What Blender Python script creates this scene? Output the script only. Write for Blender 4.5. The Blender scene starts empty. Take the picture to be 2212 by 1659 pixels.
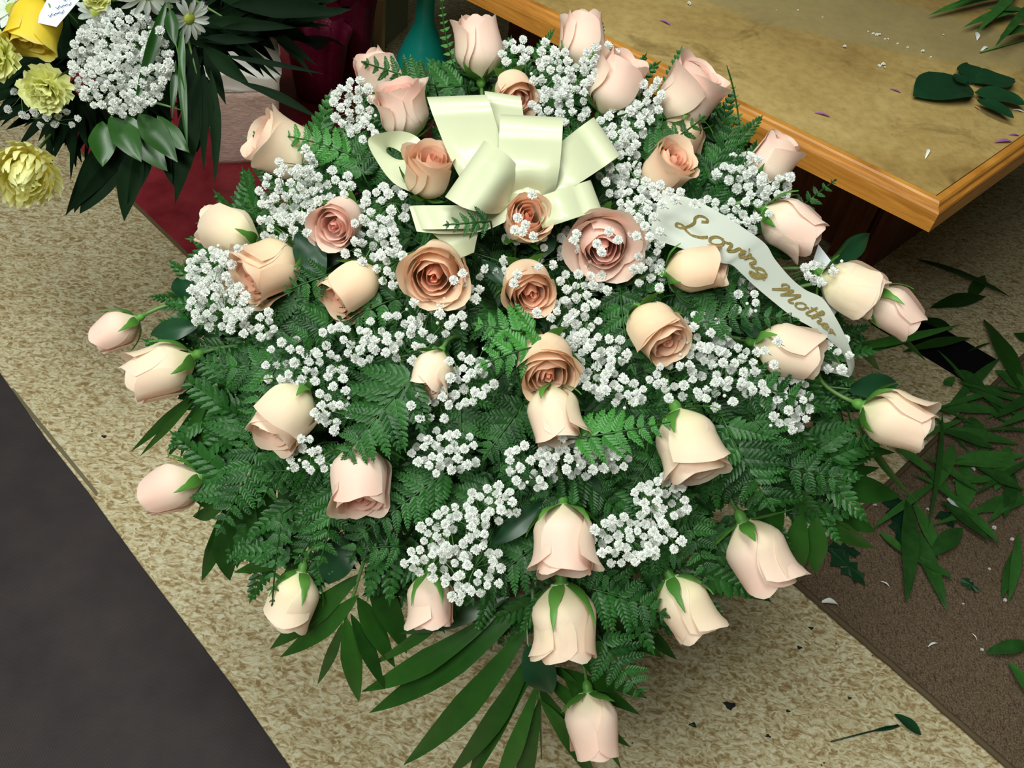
import bpy, math, random
import numpy as np
from mathutils import Vector, Matrix, noise
RN = random.Random(7)
PI = math.pi
# ------------------------------------------------------------------ camera
CAM = Vector((0, 0, 1.5)); PITCH = math.radians(46); ROLL = math.radians(10.5); FPX = 2000.0
FW = Vector((0, math.cos(PITCH), -math.sin(PITCH)))
_r0 = Vector((1, 0, 0)); _u0 = Vector((0, math.sin(PITCH), math.cos(PITCH)))
RT = _r0*math.cos(ROLL) + _u0*math.sin(ROLL)
UP = -_r0*math.sin(ROLL) + _u0*math.cos(ROLL)
cd = bpy.data.cameras.new('camera'); cam = bpy.data.objects.new('camera', cd)
bpy.context.scene.collection.objects.link(cam)
cd.sensor_fit = 'HORIZONTAL'; cd.sensor_width = 36.0; cd.lens = 36.0*FPX/2212.0; cd.clip_start = 0.02; cd.clip_end = 50
cam.matrix_world = Matrix(((RT.x, UP.x, -FW.x, CAM.x), (RT.y, UP.y, -FW.y, CAM.y), (RT.z, UP.z, -FW.z, CAM.z), (0, 0, 0, 1)))
sc = bpy.context.scene; sc.camera = cam
# ------------------------------------------------------------------ world, lights, exposure
wd = bpy.data.worlds.new('room_light'); sc.world = wd; wd.use_nodes = True
bg = wd.node_tree.nodes['Background']; bg.inputs[0].default_value = (0.90, 1.0, 0.93, 1); bg.inputs[1].default_value = 0.30
def area(name, loc, target, sx, sy, power, col):
    l = bpy.data.lights.new(name, 'AREA'); l.shape = 'RECTANGLE'; l.size = sx; l.size_y = sy; l.energy = power; l.color = col
    o = bpy.data.objects.new(name, l); sc.collection.objects.link(o); o.location = loc
    o.rotation_euler = (Vector(target)-Vector(loc)).to_track_quat('-Z', 'Y').to_euler(); o['kind'] = 'helper'
    return o
area('ceiling_tube_and_fill', (-0.25, 0.55, 2.75), (-0.1, 0.75, 0), 1.5, 0.40, 38, (0.95, 1.0, 0.93))
area('ceiling_tube_and_fill', (-0.95, -0.75, 2.72), (0.0, 0.75, 0.6), 1.5, 0.6, 62, (0.95, 1.0, 0.93))  # front fill added behind the camera to brighten facing roses and lower floor
sc.view_settings.view_transform = 'Standard'; sc.view_settings.look = 'None'
sc.view_settings.gamma = 1.0; sc.view_settings.use_curve_mapping = False; sc.view_settings.exposure = 0.0
try: sc.cycles.max_bounces = 6; sc.cycles.transparent_max_bounces = 6
except Exception: pass
# ------------------------------------------------------------------ geometry helpers
def ray(px, py): return FW*FPX + RT*(px-1106.0) - UP*(py-829.5)
def at_z(px, py, z):
    d = ray(px, py); return CAM + d*((z-CAM.z)/d.z)
def at_d(px, py, depth): return CAM + ray(px, py)*(depth/FPX)
def DD(px, py):
    u = (px-1110)/900.0; v = (py-830)/830.0
    return 0.97 + 0.10*u*u - 0.07*v + 0.13*v*v
def P(px, py, lift=0.0): return at_d(px, py, DD(px, py)-lift)
def proj(p):
    q = p-CAM; z = q.dot(FW); return 1106+FPX*q.dot(RT)/z, 829.5-FPX*q.dot(UP)/z, z
def S2C(c): return tuple(((x/255.0+0.055)/1.055)**2.4 if x > 10 else x/255.0/12.92 for x in c)
COL = sc.collection
def mesh(name, vs, fs, mats, smooth=True, cols=None, midx=None):
    m = bpy.data.meshes.new(name); m.from_pydata([tuple(v) for v in vs], [], fs)
    for k in (mats if isinstance(mats, (list, tuple)) else [mats]): m.materials.append(k)
    if smooth: m.polygons.foreach_set('use_smooth', [True]*len(m.polygons))
    if midx: m.polygons.foreach_set('material_index', midx)
    if cols is not None:
        a = m.color_attributes.new('tint', 'FLOAT_COLOR', 'POINT')
        a.data.foreach_set('color', [c for t in cols for c in (t[0], t[1], t[2], 1.0)])
    m.update(); return m
def place(name, m, parent=None, mat=None):
    """link a mesh; mat is its world matrix; parents only ever translate"""
    o = bpy.data.objects.new(name, m); COL.objects.link(o)
    W = mat if mat is not None else Matrix.Identity(4)
    if parent is not None:
        o.parent = parent; W = Matrix.Translation(-Vector(parent['_w'])) @ W
    o.matrix_basis = W
    if parent is not None and '_w' in parent: o['_w'] = tuple(parent['_w'][i] + o.matrix_basis.translation[i] for i in range(3))
    return o
def part(name, vs, fs, mats, parent, **k):
    """vs in world space, becomes a child (or grandchild) of parent"""
    W = Vector(parent['_w']); return _child(name, [Vector(v)-W for v in vs], fs, mats, parent, **k)
def _child(name, vs, fs, mats, parent, **k):
    o = bpy.data.objects.new(name, mesh(name, vs, fs, mats, **k)); COL.objects.link(o); o.parent = parent
    o['_w'] = tuple(parent['_w']); return o
def tag(o, label, cat, group=None):
    o['label'] = label; o['category'] = cat
    if group: o['group'] = group
    return o
def thing(name, loc, label, cat, group=None):
    o = bpy.data.objects.new(name, None); COL.objects.link(o); o.location = loc; o.empty_display_size = 0.02
    o['_w'] = tuple(loc); return tag(o, label, cat, group)
def solo(name, vs, fs, mats, label, cat, group=None, **k):
    c = sum((Vector(v) for v in vs), Vector())/len(vs); zmin = min(v[2] for v in vs); c.z = zmin
    o = bpy.data.objects.new(name, mesh(name, [Vector(v)-c for v in vs], fs, mats, **k)); COL.objects.link(o); o.location = c
    o['_w'] = tuple(c); return tag(o, label, cat, group)
def struct(name, vs, fs, mats, **k):
    o = bpy.data.objects.new(name, mesh(name, vs, fs, mats, **k)); COL.objects.link(o); o['kind'] = 'structure'; o['_w'] = (0, 0, 0); return o
def tube(pts, rad, n=6, cap=True):
    vs, fs = [], []; N = len(pts)
    rr = rad if isinstance(rad, (list, tuple)) else [rad]*N
    ref = Vector((0.31, 0.22, 0.93))
    for i, p in enumerate(pts):
        t = (pts[min(i+1, N-1)]-pts[max(i-1, 0)]).normalized()
        a = t.cross(ref); a = a.normalized() if a.length > 1e-4 else t.orthogonal().normalized(); b = t.cross(a)
        for k in range(n):
            an = 2*PI*k/n; vs.append(p+(a*math.cos(an)+b*math.sin(an))*rr[i])
    for i in range(N-1):
        for k in range(n):
            k2 = (k+1) % n; fs.append((i*n+k, i*n+k2, (i+1)*n+k2, (i+1)*n+k))
    if cap: fs.append(tuple(range(n-1, -1, -1))); fs.append(tuple(range((N-1)*n, N*n)))
    return vs, fs
def bez(a, b, c, n=8): return [a*(1-t)**2 + b*2*t*(1-t) + c*t*t for t in [i/(n-1) for i in range(n)]]
def cat(parts):
    vs, fs = [], []
    for v, f in parts:
        o = len(vs); vs += list(v); fs += [tuple(i+o for i in q) for q in f]
    return vs, fs
def prism(poly, z0, z1):
    n = len(poly); vs = [Vector((p.x, p.y, z0)) for p in poly]+[Vector((p.x, p.y, z1)) for p in poly]
    fs = [tuple(range(n-1, -1, -1)), tuple(range(n, 2*n))]+[(i, (i+1) % n, n+(i+1) % n, n+i) for i in range(n)]
    return vs, fs
def fixn(o):
    import bmesh
    bm = bmesh.new(); bm.from_mesh(o.data); bmesh.ops.recalc_face_normals(bm, faces=bm.faces); bm.to_mesh(o.data); bm.free(); return o
def bevel(o, w=0.002, s=2):
    m = o.modifiers.new('edge', 'BEVEL'); m.width = w; m.segments = s; m.limit_method = 'ANGLE'; return o
# ------------------------------------------------------------------ materials
def mat(name, col, rough=0.5, spec=0.5):
    m = bpy.data.materials.new(name); m.use_nodes = True; b = m.node_tree.nodes['Principled BSDF']
    b.inputs['Base Color'].default_value = (*col, 1); b.inputs['Roughness'].default_value = rough
    b.inputs['Specular IOR Level'].default_value = spec; return m
def nd(m, t, **k):
    n = m.node_tree.nodes.new(t)
    for a, v in k.items(): setattr(n, a, v)
    return n
def lk(m, a, b): m.node_tree.links.new(a, b)
def ramp(m, fac, stops):
    r = nd(m, 'ShaderNodeValToRGB'); e = r.color_ramp.elements
    while len(e) < len(stops): e.new(0.5)
    for i, (p, c) in enumerate(stops): e[i].position = p; e[i].color = (*c, 1)
    lk(m, fac, r.inputs[0]); return r
def noise_tex(m, scale, detail=4, rough=0.6, dist=0.0, vec=None):
    n = nd(m, 'ShaderNodeTexNoise'); n.inputs['Scale'].default_value = scale; n.inputs['Detail'].default_value = detail
    n.inputs['Roughness'].default_value = rough; n.inputs['Distortion'].default_value = dist
    if vec is not None: lk(m, vec, n.inputs['Vector'])
    return n
def mixc(m, fac, a, b, mode='MIX'):
    x = nd(m, 'ShaderNodeMix', data_type='RGBA', blend_type=mode)
    for i, s in ((0, fac), (6, a), (7, b)):
        if hasattr(s, 'is_linked'): lk(m, s, x.inputs[i])
        else: x.inputs[i].default_value = s if i == 0 else (*s, 1)
    return x.outputs[2]
def bump(m, h, strength=0.3, dist=0.002):
    b = nd(m, 'ShaderNodeBump'); b.inputs['Strength'].default_value = strength; b.inputs['Distance'].default_value = dist
    lk(m, h, b.inputs['Height']); lk(m, b.outputs[0], m.node_tree.nodes['Principled BSDF'].inputs['Normal'])
def BC(m): return m.node_tree.nodes['Principled BSDF'].inputs['Base Color']
def gpos(m):
    g = nd(m, 'ShaderNodeNewGeometry'); return g.outputs['Position']
def leaf_mat(name, lo, hi, rough=0.42, transl=0.12, spec=0.45):
    m = mat(name, lo, rough, spec); oi = nd(m, 'ShaderNodeObjectInfo')
    n = noise_tex(m, 45, 3, vec=gpos(m)); mx = nd(m, 'ShaderNodeMath', operation='MULTIPLY_ADD'); mx.inputs[1].default_value = 0.55; mx.inputs[2].default_value = -0.05
    lk(m, oi.outputs['Random'], mx.inputs[0]); ad = nd(m, 'ShaderNodeMath', operation='MULTIPLY_ADD'); ad.inputs[1].default_value = 0.6
    lk(m, n.outputs[0], ad.inputs[0]); lk(m, mx.outputs[0], ad.inputs[2])
    r = ramp(m, ad.outputs[0], [(0.1, lo), (0.9, hi)]); lk(m, r.outputs[0], BC(m))
    if transl > 0:
        t = nd(m, 'ShaderNodeBsdfTranslucent'); lk(m, r.outputs[0], t.inputs[0]); ms = nd(m, 'ShaderNodeMixShader'); ms.inputs[0].default_value = transl
        out = m.node_tree.nodes['Material Output']; lk(m, m.node_tree.nodes['Principled BSDF'].outputs[0], ms.inputs[1]); lk(m, t.outputs[0], ms.inputs[2]); lk(m, ms.outputs[0], out.inputs[0])
    return m
def tint_mat(name, rough=0.55, transl=0.25, spec=0.25, sub=0.0):
    m = mat(name, (1, 1, 1), rough, spec); a = nd(m, 'ShaderNodeAttribute', attribute_name='tint'); lk(m, a.outputs['Color'], BC(m))
    if transl > 0:
        t = nd(m, 'ShaderNodeBsdfTranslucent'); lk(m, a.outputs['Color'], t.inputs[0]); ms = nd(m, 'ShaderNodeMixShader'); ms.inputs[0].default_value = transl
        out = m.node_tree.nodes['Material Output']; lk(m, m.node_tree.nodes['Principled BSDF'].outputs[0], ms.inputs[1]); lk(m, t.outputs[0], ms.inputs[2]); lk(m, ms.outputs[0], out.inputs[0])
    return m
M = {}
M['fern'] = leaf_mat('fern_green', (0.004, 0.030, 0.005), (0.026, 0.130, 0.019), 0.42, 0.12, 0.35)
M['fern_bright'] = leaf_mat('fern_fresh_green', (0.020, 0.12, 0.014), (0.055, 0.25, 0.035), 0.4)
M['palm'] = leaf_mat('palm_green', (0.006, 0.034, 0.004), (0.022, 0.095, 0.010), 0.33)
M['palm_dark'] = leaf_mat('palm_shaded_deep_green', (0.001, 0.007, 0.002), (0.004, 0.018, 0.004), 0.7, 0.03, 0.10)  # near-black palm green, also carries the shade inside the second bouquet
M['salal'] = leaf_mat('broad_leaf_green', (0.004, 0.028, 0.012), (0.012, 0.065, 0.022), 0.38)
M['grass'] = leaf_mat('clipping_green', (0.012, 0.055, 0.010), (0.055, 0.20, 0.035), 0.4)
M['sepal'] = leaf_mat('sepal_green', (0.05, 0.18, 0.02), (0.12, 0.32, 0.05), 0.5)
M['stem'] = leaf_mat('stem_green', (0.05, 0.13, 0.03), (0.13, 0.24, 0.06), 0.5, 0)
M['gypstem'] = leaf_mat('fine_stem_green', (0.07, 0.19, 0.05), (0.16, 0.32, 0.09), 0.55, 0)
M['petal'] = tint_mat('rose_petal', transl=0.30)
_b = M['petal'].node_tree.nodes['Principled BSDF']; _b.inputs['Subsurface Weight'].default_value = 0.35; _b.inputs['Subsurface Radius'].default_value = (1.0, 0.35, 0.25); _b.inputs['Subsurface Scale'].default_value = 0.012
M['white_petal'] = leaf_mat('white_floret', (0.93, 0.95, 0.93), (0.96, 0.97, 0.95), 0.6, 0.35, 0.2)
M['foam'] = mat('wet_floral_foam', (0.004, 0.016, 0.006), 0.9, 0.1)
# ------------------------------------------------------------------ the setting
def floor_mat():
    m = mat('flecked_linoleum', (0.5, 0.45, 0.3), 0.42, 0.4); g = gpos(m)
    w = noise_tex(m, 14, 3, vec=g)
    vm = nd(m, 'ShaderNodeVectorMath', operation='MULTIPLY_ADD'); vm.inputs[1].default_value = (0.035, 0.035, 0.0); lk(m, w.outputs['Color'], vm.inputs[0]); lk(m, g, vm.inputs[2])
    # short fibrous flakes: several stretched noises at different headings
    hs = []
    for i, a in enumerate((0.35, 1.5, 2.5)):
        mp = nd(m, 'ShaderNodeMapping'); mp.inputs['Rotation'].default_value = (0, 0, a); mp.inputs['Scale'].default_value = (52, 110, 1); mp.inputs['Location'].default_value = (i*7.3, i*3.1, 0)
        lk(m, vm.outputs[0], mp.inputs[0]); n = noise_tex(m, 1.0, 4, 0.65, 0.9, mp.outputs[0]); hs.append(n.outputs[0])
    sel = noise_tex(m, 38, 1, vec=g)
    s1 = ramp(m, sel.outputs[0], [(0.46, (0, 0, 0)), (0.5, (1, 1, 1))]); s2 = ramp(m, sel.outputs[0], [(0.56, (0, 0, 0)), (0.6, (1, 1, 1))])
    a = mixc(m, s1.outputs[0], hs[0], hs[1]); b = mixc(m, s2.outputs[0], a, hs[2])
    c = ramp(m, b, [(0.37, S2C((156, 132, 92))), (0.45, S2C((188, 168, 128))), (0.51, S2C((210, 196, 158))), (0.62, S2C((232, 226, 198)))])
    big = noise_tex(m, 3, 3, vec=g); bw = ramp(m, big.outputs[0], [(0.3, (0.86, 0.83, 0.78)), (0.7, (1, 1, 1))])
    c2 = mixc(m, 1.0, c.outputs[0], bw.outputs[0], 'MULTIPLY')
    sp = nd(m, 'ShaderNodeTexVoronoi'); sp.inputs['Scale'].default_value = 26; lk(m, g, sp.inputs['Vector'])
    sr = ramp(m, sp.outputs['Distance'], [(0.035, (1, 1, 1)), (0.06, (0, 0, 0))])
    sn = noise_tex(m, 6, 1, vec=g); snr = ramp(m, sn.outputs[0], [(0.52, (0, 0, 0)), (0.56, (1, 1, 1))])
    f = mixc(m, 1.0, sr.outputs[0], snr.outputs[0], 'MULTIPLY')
    c3 = mixc(m, f, c2, S2C((60, 50, 38))); lk(m, c3, BC(m)); bump(m, b, 0.08, 0.001); return m
struct('floor', [(-3, -1.2, 0), (3.5, -1.2, 0), (3.5, 4.2, 0), (-3, 4.2, 0)], [(0, 1, 2, 3)], floor_mat(), smooth=False)
wallm = mat('painted_plaster', S2C((112, 112, 100)), 0.8, 0.2)
struct('wall_back', [(-3, 4.2, 0), (3.5, 4.2, 0), (3.5, 4.2, 2.9), (-3, 4.2, 2.9)], [(0, 3, 2, 1)], wallm, smooth=False)
struct('ceiling', [(-3, -1.2, 2.9), (3.5, -1.2, 2.9), (3.5, 4.2, 2.9), (-3, 4.2, 2.9)], [(0, 3, 2, 1)], wallm, smooth=False)
struct('wall_front', [(-3, -1.2, 0), (3.5, -1.2, 0), (3.5, -1.2, 2.9), (-3, -1.2, 2.9)], [(0, 1, 2, 3)], wallm, smooth=False)
struct('wall_left', [(-3, -1.2, 0), (-3, 4.2, 0), (-3, 4.2, 2.9), (-3, -1.2, 2.9)], [(0, 1, 2, 3)], wallm, smooth=False)
struct('wall_right', [(3.5, -1.2, 0), (3.5, 4.2, 0), (3.5, 4.2, 2.9), (3.5, -1.2, 2.9)], [(0, 3, 2, 1)], wallm, smooth=False)
# dark ribbed runner
rm = mat('ribbed_rubber', (0.02, 0.02, 0.02), 0.75, 0.2)
g = gpos(rm); mp = nd(rm, 'ShaderNodeMapping'); mp.inputs['Rotation'].default_value = (0, 0, 0.72); lk(rm, g, mp.inputs[0])
wv = nd(rm, 'ShaderNodeTexWave', bands_direction='Y'); wv.inputs['Scale'].default_value = 90; wv.inputs['Distortion'].default_value = 0.4; lk(rm, mp.outputs[0], wv.inputs[0])
nn = noise_tex(rm, 9, 4, vec=g); r1 = ramp(rm, nn.outputs[0], [(0.3, S2C((56, 50, 52))), (0.7, S2C((68, 61, 62)))])
r2 = mixc(rm, wv.outputs[0], (0.8, 0.8, 0.8), (1, 1, 1)); lk(rm, mixc(rm, 1.0, r1.outputs[0], r2, 'MULTIPLY'), BC(rm)); bump(rm, wv.outputs[0], 0.35, 0.001)
edge = [(-260, 430), (0, 805), (100, 948), (190, 1062), (300, 1215), (420, 1372), (520, 1505), (630, 1662), (760, 1850)]
poly = [at_z(x, y, 0.004) for x, y in edge]
d = (poly[-1]-poly[0]).normalized(); side = Vector((-abs(d.y), -abs(d.x), 0)) if True else None
side = d.cross(Vector((0, 0, 1))).normalized()
if side.x > 0: side = -side
poly = poly + [poly[-1]+side*0.8, poly[0]+side*0.8]
v, f = prism(poly, 0.0, 0.004)
fixn(bevel(solo('floor_runner', v, f, rm, 'dark grey ribbed rubber runner lying on the flecked floor', 'mat', smooth=False), 0.0015))
# brown carpet mat
cm = mat('brown_carpet', (0.1, 0.07, 0.05), 0.95, 0.1); g = gpos(cm)
n1 = noise_tex(cm, 330, 3, 0.8, vec=g); n2 = noise_tex(cm, 7, 3, vec=g)
mp = nd(cm, 'ShaderNodeMapping'); mp.inputs['Rotation'].default_value = (0, 0, 0.7); mp.inputs['Scale'].default_value = (260, 60, 1); lk(cm, g, mp.inputs[0])
n3 = noise_tex(cm, 1, 2, 0.6, 0.2, mp.outputs[0]); r3 = ramp(cm, n3.outputs[0], [(0.33, (0.55, 0.5, 0.5)), (0.46, (1, 1, 1))])
r1 = ramp(cm, n1.outputs[0], [(0.3, S2C((70, 56, 44))), (0.5, S2C((112, 94, 76))), (0.72, S2C((150, 132, 110)))])
lk(cm, mixc(cm, 1.0, r1.outputs[0], r3.outputs[0], 'MULTIPLY'), BC(cm)); bump(cm, n1.outputs[0], 0.8, 0.003)
bm_ = mat('carpet_binding', S2C((92, 78, 58)), 0.7, 0.2)
c0 = at_z(1706, 1246, 0.008); c1 = at_z(2190, 1662, 0.008); c1 = c0+(c1-c0)*1.8; c3 = at_z(2212, 770, 0.008); c3 = c0+(c3-c0)*1.35
cpoly = [c0, c1, c1+(c3-c0), c3]
cmt = thing('carpet_mat', (c0.x, c0.y, 0), 'brown low pile carpet mat with a worn dark binding, under the leaf clippings', 'mat')
v, f = prism(cpoly, 0.0, 0.007); fixn(part('pile', v, f, cm, cmt, smooth=False))
for a, b in ((cpoly[0], cpoly[1]), (cpoly[0], cpoly[3])):
    pts = [a.lerp(b, i/30) + Vector((RN.uniform(-1, 1)*.0012, RN.uniform(-1, 1)*.0012, 0)) for i in range(31)]
    for q in pts: q.z = 0.0065
    v, f = tube(pts, 0.0062, 8); part('binding', v, f, bm_, cmt)
# flat black strip standing in for the shade of the gap under the bench
bk = mat('gap_shadow_black', (0.004, 0.004, 0.005), 0.8, 0.1)
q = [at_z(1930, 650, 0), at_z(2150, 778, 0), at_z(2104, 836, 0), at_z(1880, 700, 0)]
v, f = prism(q, 0, 0.004); fixn(solo('gap_shadow_strip', v, f, bk, 'flat black strip standing in for the dark shaded gap under the bench corner', 'strip', smooth=False))
# taped line beside the runner
tp = mat('clear_tape_edge', S2C((120, 112, 88)), 0.3)
q = [at_z(28, 838, 0), at_z(212, 1064, 0), at_z(208, 1072, 0), at_z(22, 845, 0)]
v, f = prism(q, 0, 0.0008); fixn(solo('tape_strip', v, f, tp, 'thin grey line of tape beside the dark runner', 'tape', smooth=False))
# ------------------------------------------------------------------ workbench
TZ = 0.85; TH = 0.042
K = at_z(2037, 447, TZ); A1 = at_z(1090, -16, TZ); B1 = at_z(2212, 322, TZ)
dA = (A1-K).normalized(); dB = (B1-K).normalized()
A2 = K+dA*1.75; B2 = K+dB*1.3; C2 = A2+dB*1.3
tm = mat('worn_bench_top', (0.4, 0.3, 0.15), 0.38, 0.45); g = gpos(tm)
n1 = noise_tex(tm, 3.2, 6, 0.62, 0.5, g); n2 = noise_tex(tm, 60, 4, 0.7, vec=g); n3 = noise_tex(tm, 9, 5, 0.65, 1.2, g)
ra = ramp(tm, n1.outputs[0], [(0.3, S2C((146, 116, 66))), (0.5, S2C((178, 150, 92))), (0.7, S2C((196, 170, 112)))])
rb = ramp(tm, n2.outputs[0], [(0.3, (0.78, 0.76, 0.72)), (0.6, (1, 1, 1))])
rc = ramp(tm, n3.outputs[0], [(0.28, S2C((130, 115, 80))), (0.42, (1, 1, 1))])
x = mixc(tm, 1.0, ra.outputs[0], rb.outputs[0], 'MULTIPLY'); x = mixc(tm, 0.55, x, rc.outputs[0], 'MULTIPLY')
sp_ = nd(tm, 'ShaderNodeVectorMath', operation='DISTANCE'); mp_ = nd(tm, 'ShaderNodeMapping'); fc = at_z(1900, 50, TZ); fa = math.atan2(dA.y, dA.x)
ms_ = nd(tm, 'ShaderNodeVectorMath', operation='SUBTRACT'); ms_.inputs[1].default_value = tuple(fc); lk(tm, gpos(tm), ms_.inputs[0]); mp_.inputs['Rotation'].default_value = (0, 0, -fa+.2); mp_.inputs['Scale'].default_value = (2.0, 6.5, 1); lk(tm, ms_.outputs[0], mp_.inputs[0])
sp_.inputs[1].default_value = (0, 0, 0); lk(tm, mp_.outputs[0], sp_.inputs[0]); ad_ = nd(tm, 'ShaderNodeMath', operation='MULTIPLY_ADD'); ad_.inputs[1].default_value = .5; lk(tm, n3.outputs[0], ad_.inputs[0]); lk(tm, sp_.outputs['Value'], ad_.inputs[2])
fr_ = ramp(tm, ad_.outputs[0], [(.85, (.6, .6, .6)), (1.1, (0, 0, 0))]); fr_.color_ramp.elements[1].position = 1.0
x = mixc(tm, fr_.outputs[0], x, S2C((150, 138, 100)))
lk(tm, x, BC(tm)); bump(tm, n2.outputs[0], 0.08, 0.001)
om = mat('orange_varnished_wood', (0.4, 0.2, 0.05), 0.45, 0.4); g = nd(om, 'ShaderNodeTexCoord').outputs['Object']
mp = nd(om, 'ShaderNodeMapping'); mp.inputs['Scale'].default_value = (6, 6, 90); lk(om, g, mp.inputs[0]); n1 = noise_tex(om, 1.6, 5, 0.6, 0.6, mp.outputs[0])
ra = ramp(om, n1.outputs[0], [(0.3, S2C((150, 92, 30))), (0.55, S2C((186, 124, 48))), (0.8, S2C((204, 146, 66)))]); lk(om, ra.outputs[0], BC(om))
bench = thing('workbench', (K.x, K.y, 0), 'large wooden workbench with a worn tan top and orange varnished edge', 'table')
ins = 0.020
def inn(p, a, b): return p + a*ins + b*ins
tp_ = [inn(K, dA, dB), A2, C2, inn(B2, -dB*0, dA)+dB*(-ins)]
tp_ = [K+dA*ins+dB*ins, A2+dB*ins, C2, B2+dA*ins]
v, f = prism(tp_, TZ-TH+0.004, TZ); fixn(part('bench_top', v, f, tm, bench, smooth=False))
def rail(p0, p1, inward, miter0):
    # moulded edge rail: square lower body, rounded upper lip
    prof = [(0, -TH), (0, -0.013), (0.0015, -0.010), (0.006, -0.0075), (0.0075, -0.003), (0.010, -0.0005), (0.0185, 0.0), (0.0195, -0.002), (0.0195, -TH)]
    vs, fs = [], []; n = len(prof); t = (p1-p0).normalized()
    for e, p in enumerate((p0, p1)):
        for x, z in prof:
            vs.append(p + inward*x + (t*x if e == 0 and miter0 else Vector()) + Vector((0, 0, z)))
    for i in range(n): j = (i+1) % n; fs.append((i, j, n+j, n+i))
    fs += [tuple(range(n)), tuple(range(2*n-1, n-1, -1))]; return vs, fs
v, f = rail(K, A2, dB, True); fixn(part('edge_rail', v, f, om, bench, smooth=False))
v, f = rail(K, B2, dA, True); fixn(part('edge_rail', v, f, om, bench, smooth=False))
cw = mat('reddish_cabinet_wood', (0.1, 0.04, 0.02), 0.5, 0.3); g = gpos(cw); mp = nd(cw, 'ShaderNodeMapping'); mp.inputs['Scale'].default_value = (30, 30, 3); lk(cw, g, mp.inputs[0])
n1 = noise_tex(cw, 1.5, 4, 0.6, 0.6, mp.outputs[0]); ra = ramp(cw, n1.outputs[0], [(0.35, S2C((84, 42, 26))), (0.65, S2C((120, 68, 42)))]); lk(cw, ra.outputs[0], BC(cw))
Q = at_z(1862, 592, 0)
for i, (a0, wd_) in enumerate(((0.0, 0.022), (0.42, 0.0))): pass
def boxpoly(o, a, la, b, lb): return [o, o+a*la, o+a*la+b*lb, o+b*lb]
v, f = prism(boxpoly(Q, dA, 0.022, dB, 0.9), 0, TZ-TH); fixn(part('side_panel', v, f, cw, bench, smooth=False))
v, f = prism(boxpoly(Q+dA*0.022+dB*0.03, dA, 1.3, dB, 0.02), 0.02, TZ-TH); fixn(part('front_panel', v, f, cw, bench, smooth=False))
for s in (0.02, 0.45, 0.88):
    v, f = prism(boxpoly(Q+dA*(0.022+s)+dB*0.005, dA, 0.07, dB, 0.025), 0, TZ-TH); fixn(part('upright', v, f, cw, bench, smooth=False))
v, f = prism(boxpoly(Q+dA*0.09+dB*-0.02, dA, 1.2, dB, 0.5), 0.30, 0.32); fixn(part('shelf', v, f, cw, bench, smooth=False))
rp = mat('red_paint', S2C((110, 24, 30)), 0.5)
v, f = prism(boxpoly(Q-dA*0.004, dA, 0.004, dB, 0.012), 0, TZ-TH); fixn(part('trim_strip', v, f, rp, bench, smooth=False))
# ------------------------------------------------------------------ red plywood sheet, pots and boxes behind
RZ = 0.020
redm = mat('red_painted_board', S2C((150, 42, 52)), 0.4, 0.4); g = gpos(redm); n1 = noise_tex(redm, 12, 5, vec=g)
ra = ramp(redm, n1.outputs[0], [(0.35, S2C((128, 34, 44))), (0.65, S2C((158, 52, 62)))]); lk(redm, ra.outputs[0], BC(redm))
ply = mat('plywood_edge', (0.2, 0.15, 0.08), 0.7); g = nd(ply, 'ShaderNodeNewGeometry').outputs['Position']; sx = nd(ply, 'ShaderNodeSeparateXYZ'); lk(ply, g, sx.inputs[0])
mm = nd(ply, 'ShaderNodeMath', operation='MULTIPLY'); mm.inputs[1].default_value = 260; lk(ply, sx.outputs[2], mm.inputs[0]); fr = nd(ply, 'ShaderNodeMath', operation='FRACT'); lk(ply, mm.outputs[0], fr.inputs[0])
ra = ramp(ply, fr.outputs[0], [(0.45, S2C((128, 112, 76))), (0.55, S2C((72, 58, 40)))]); lk(ply, ra.outputs[0], BC(ply))
e0 = at_z(232, 378, RZ); e1 = at_z(428, 568, RZ); dr = (e1-e0).normalized(); e0 = e0-dr*0.9; e1 = e1+dr*0.02; db = Vector((-dr.y, dr.x, 0))
if db.y < 0: db = -db
q = [e0, e1, e1+db*0.85, e0+db*1.2]
board = thing('red_board', (e1.x, e1.y, 0), 'flat red painted plywood board lying on the floor beneath the pots', 'board')
v, f = prism(q, 0.0, RZ-0.001); fixn(part('core', v, f, ply, board, smooth=False))
v, f = prism(q, RZ-0.001, RZ); fixn(part('painted_face', v, f, redm, board, smooth=False))
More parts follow.
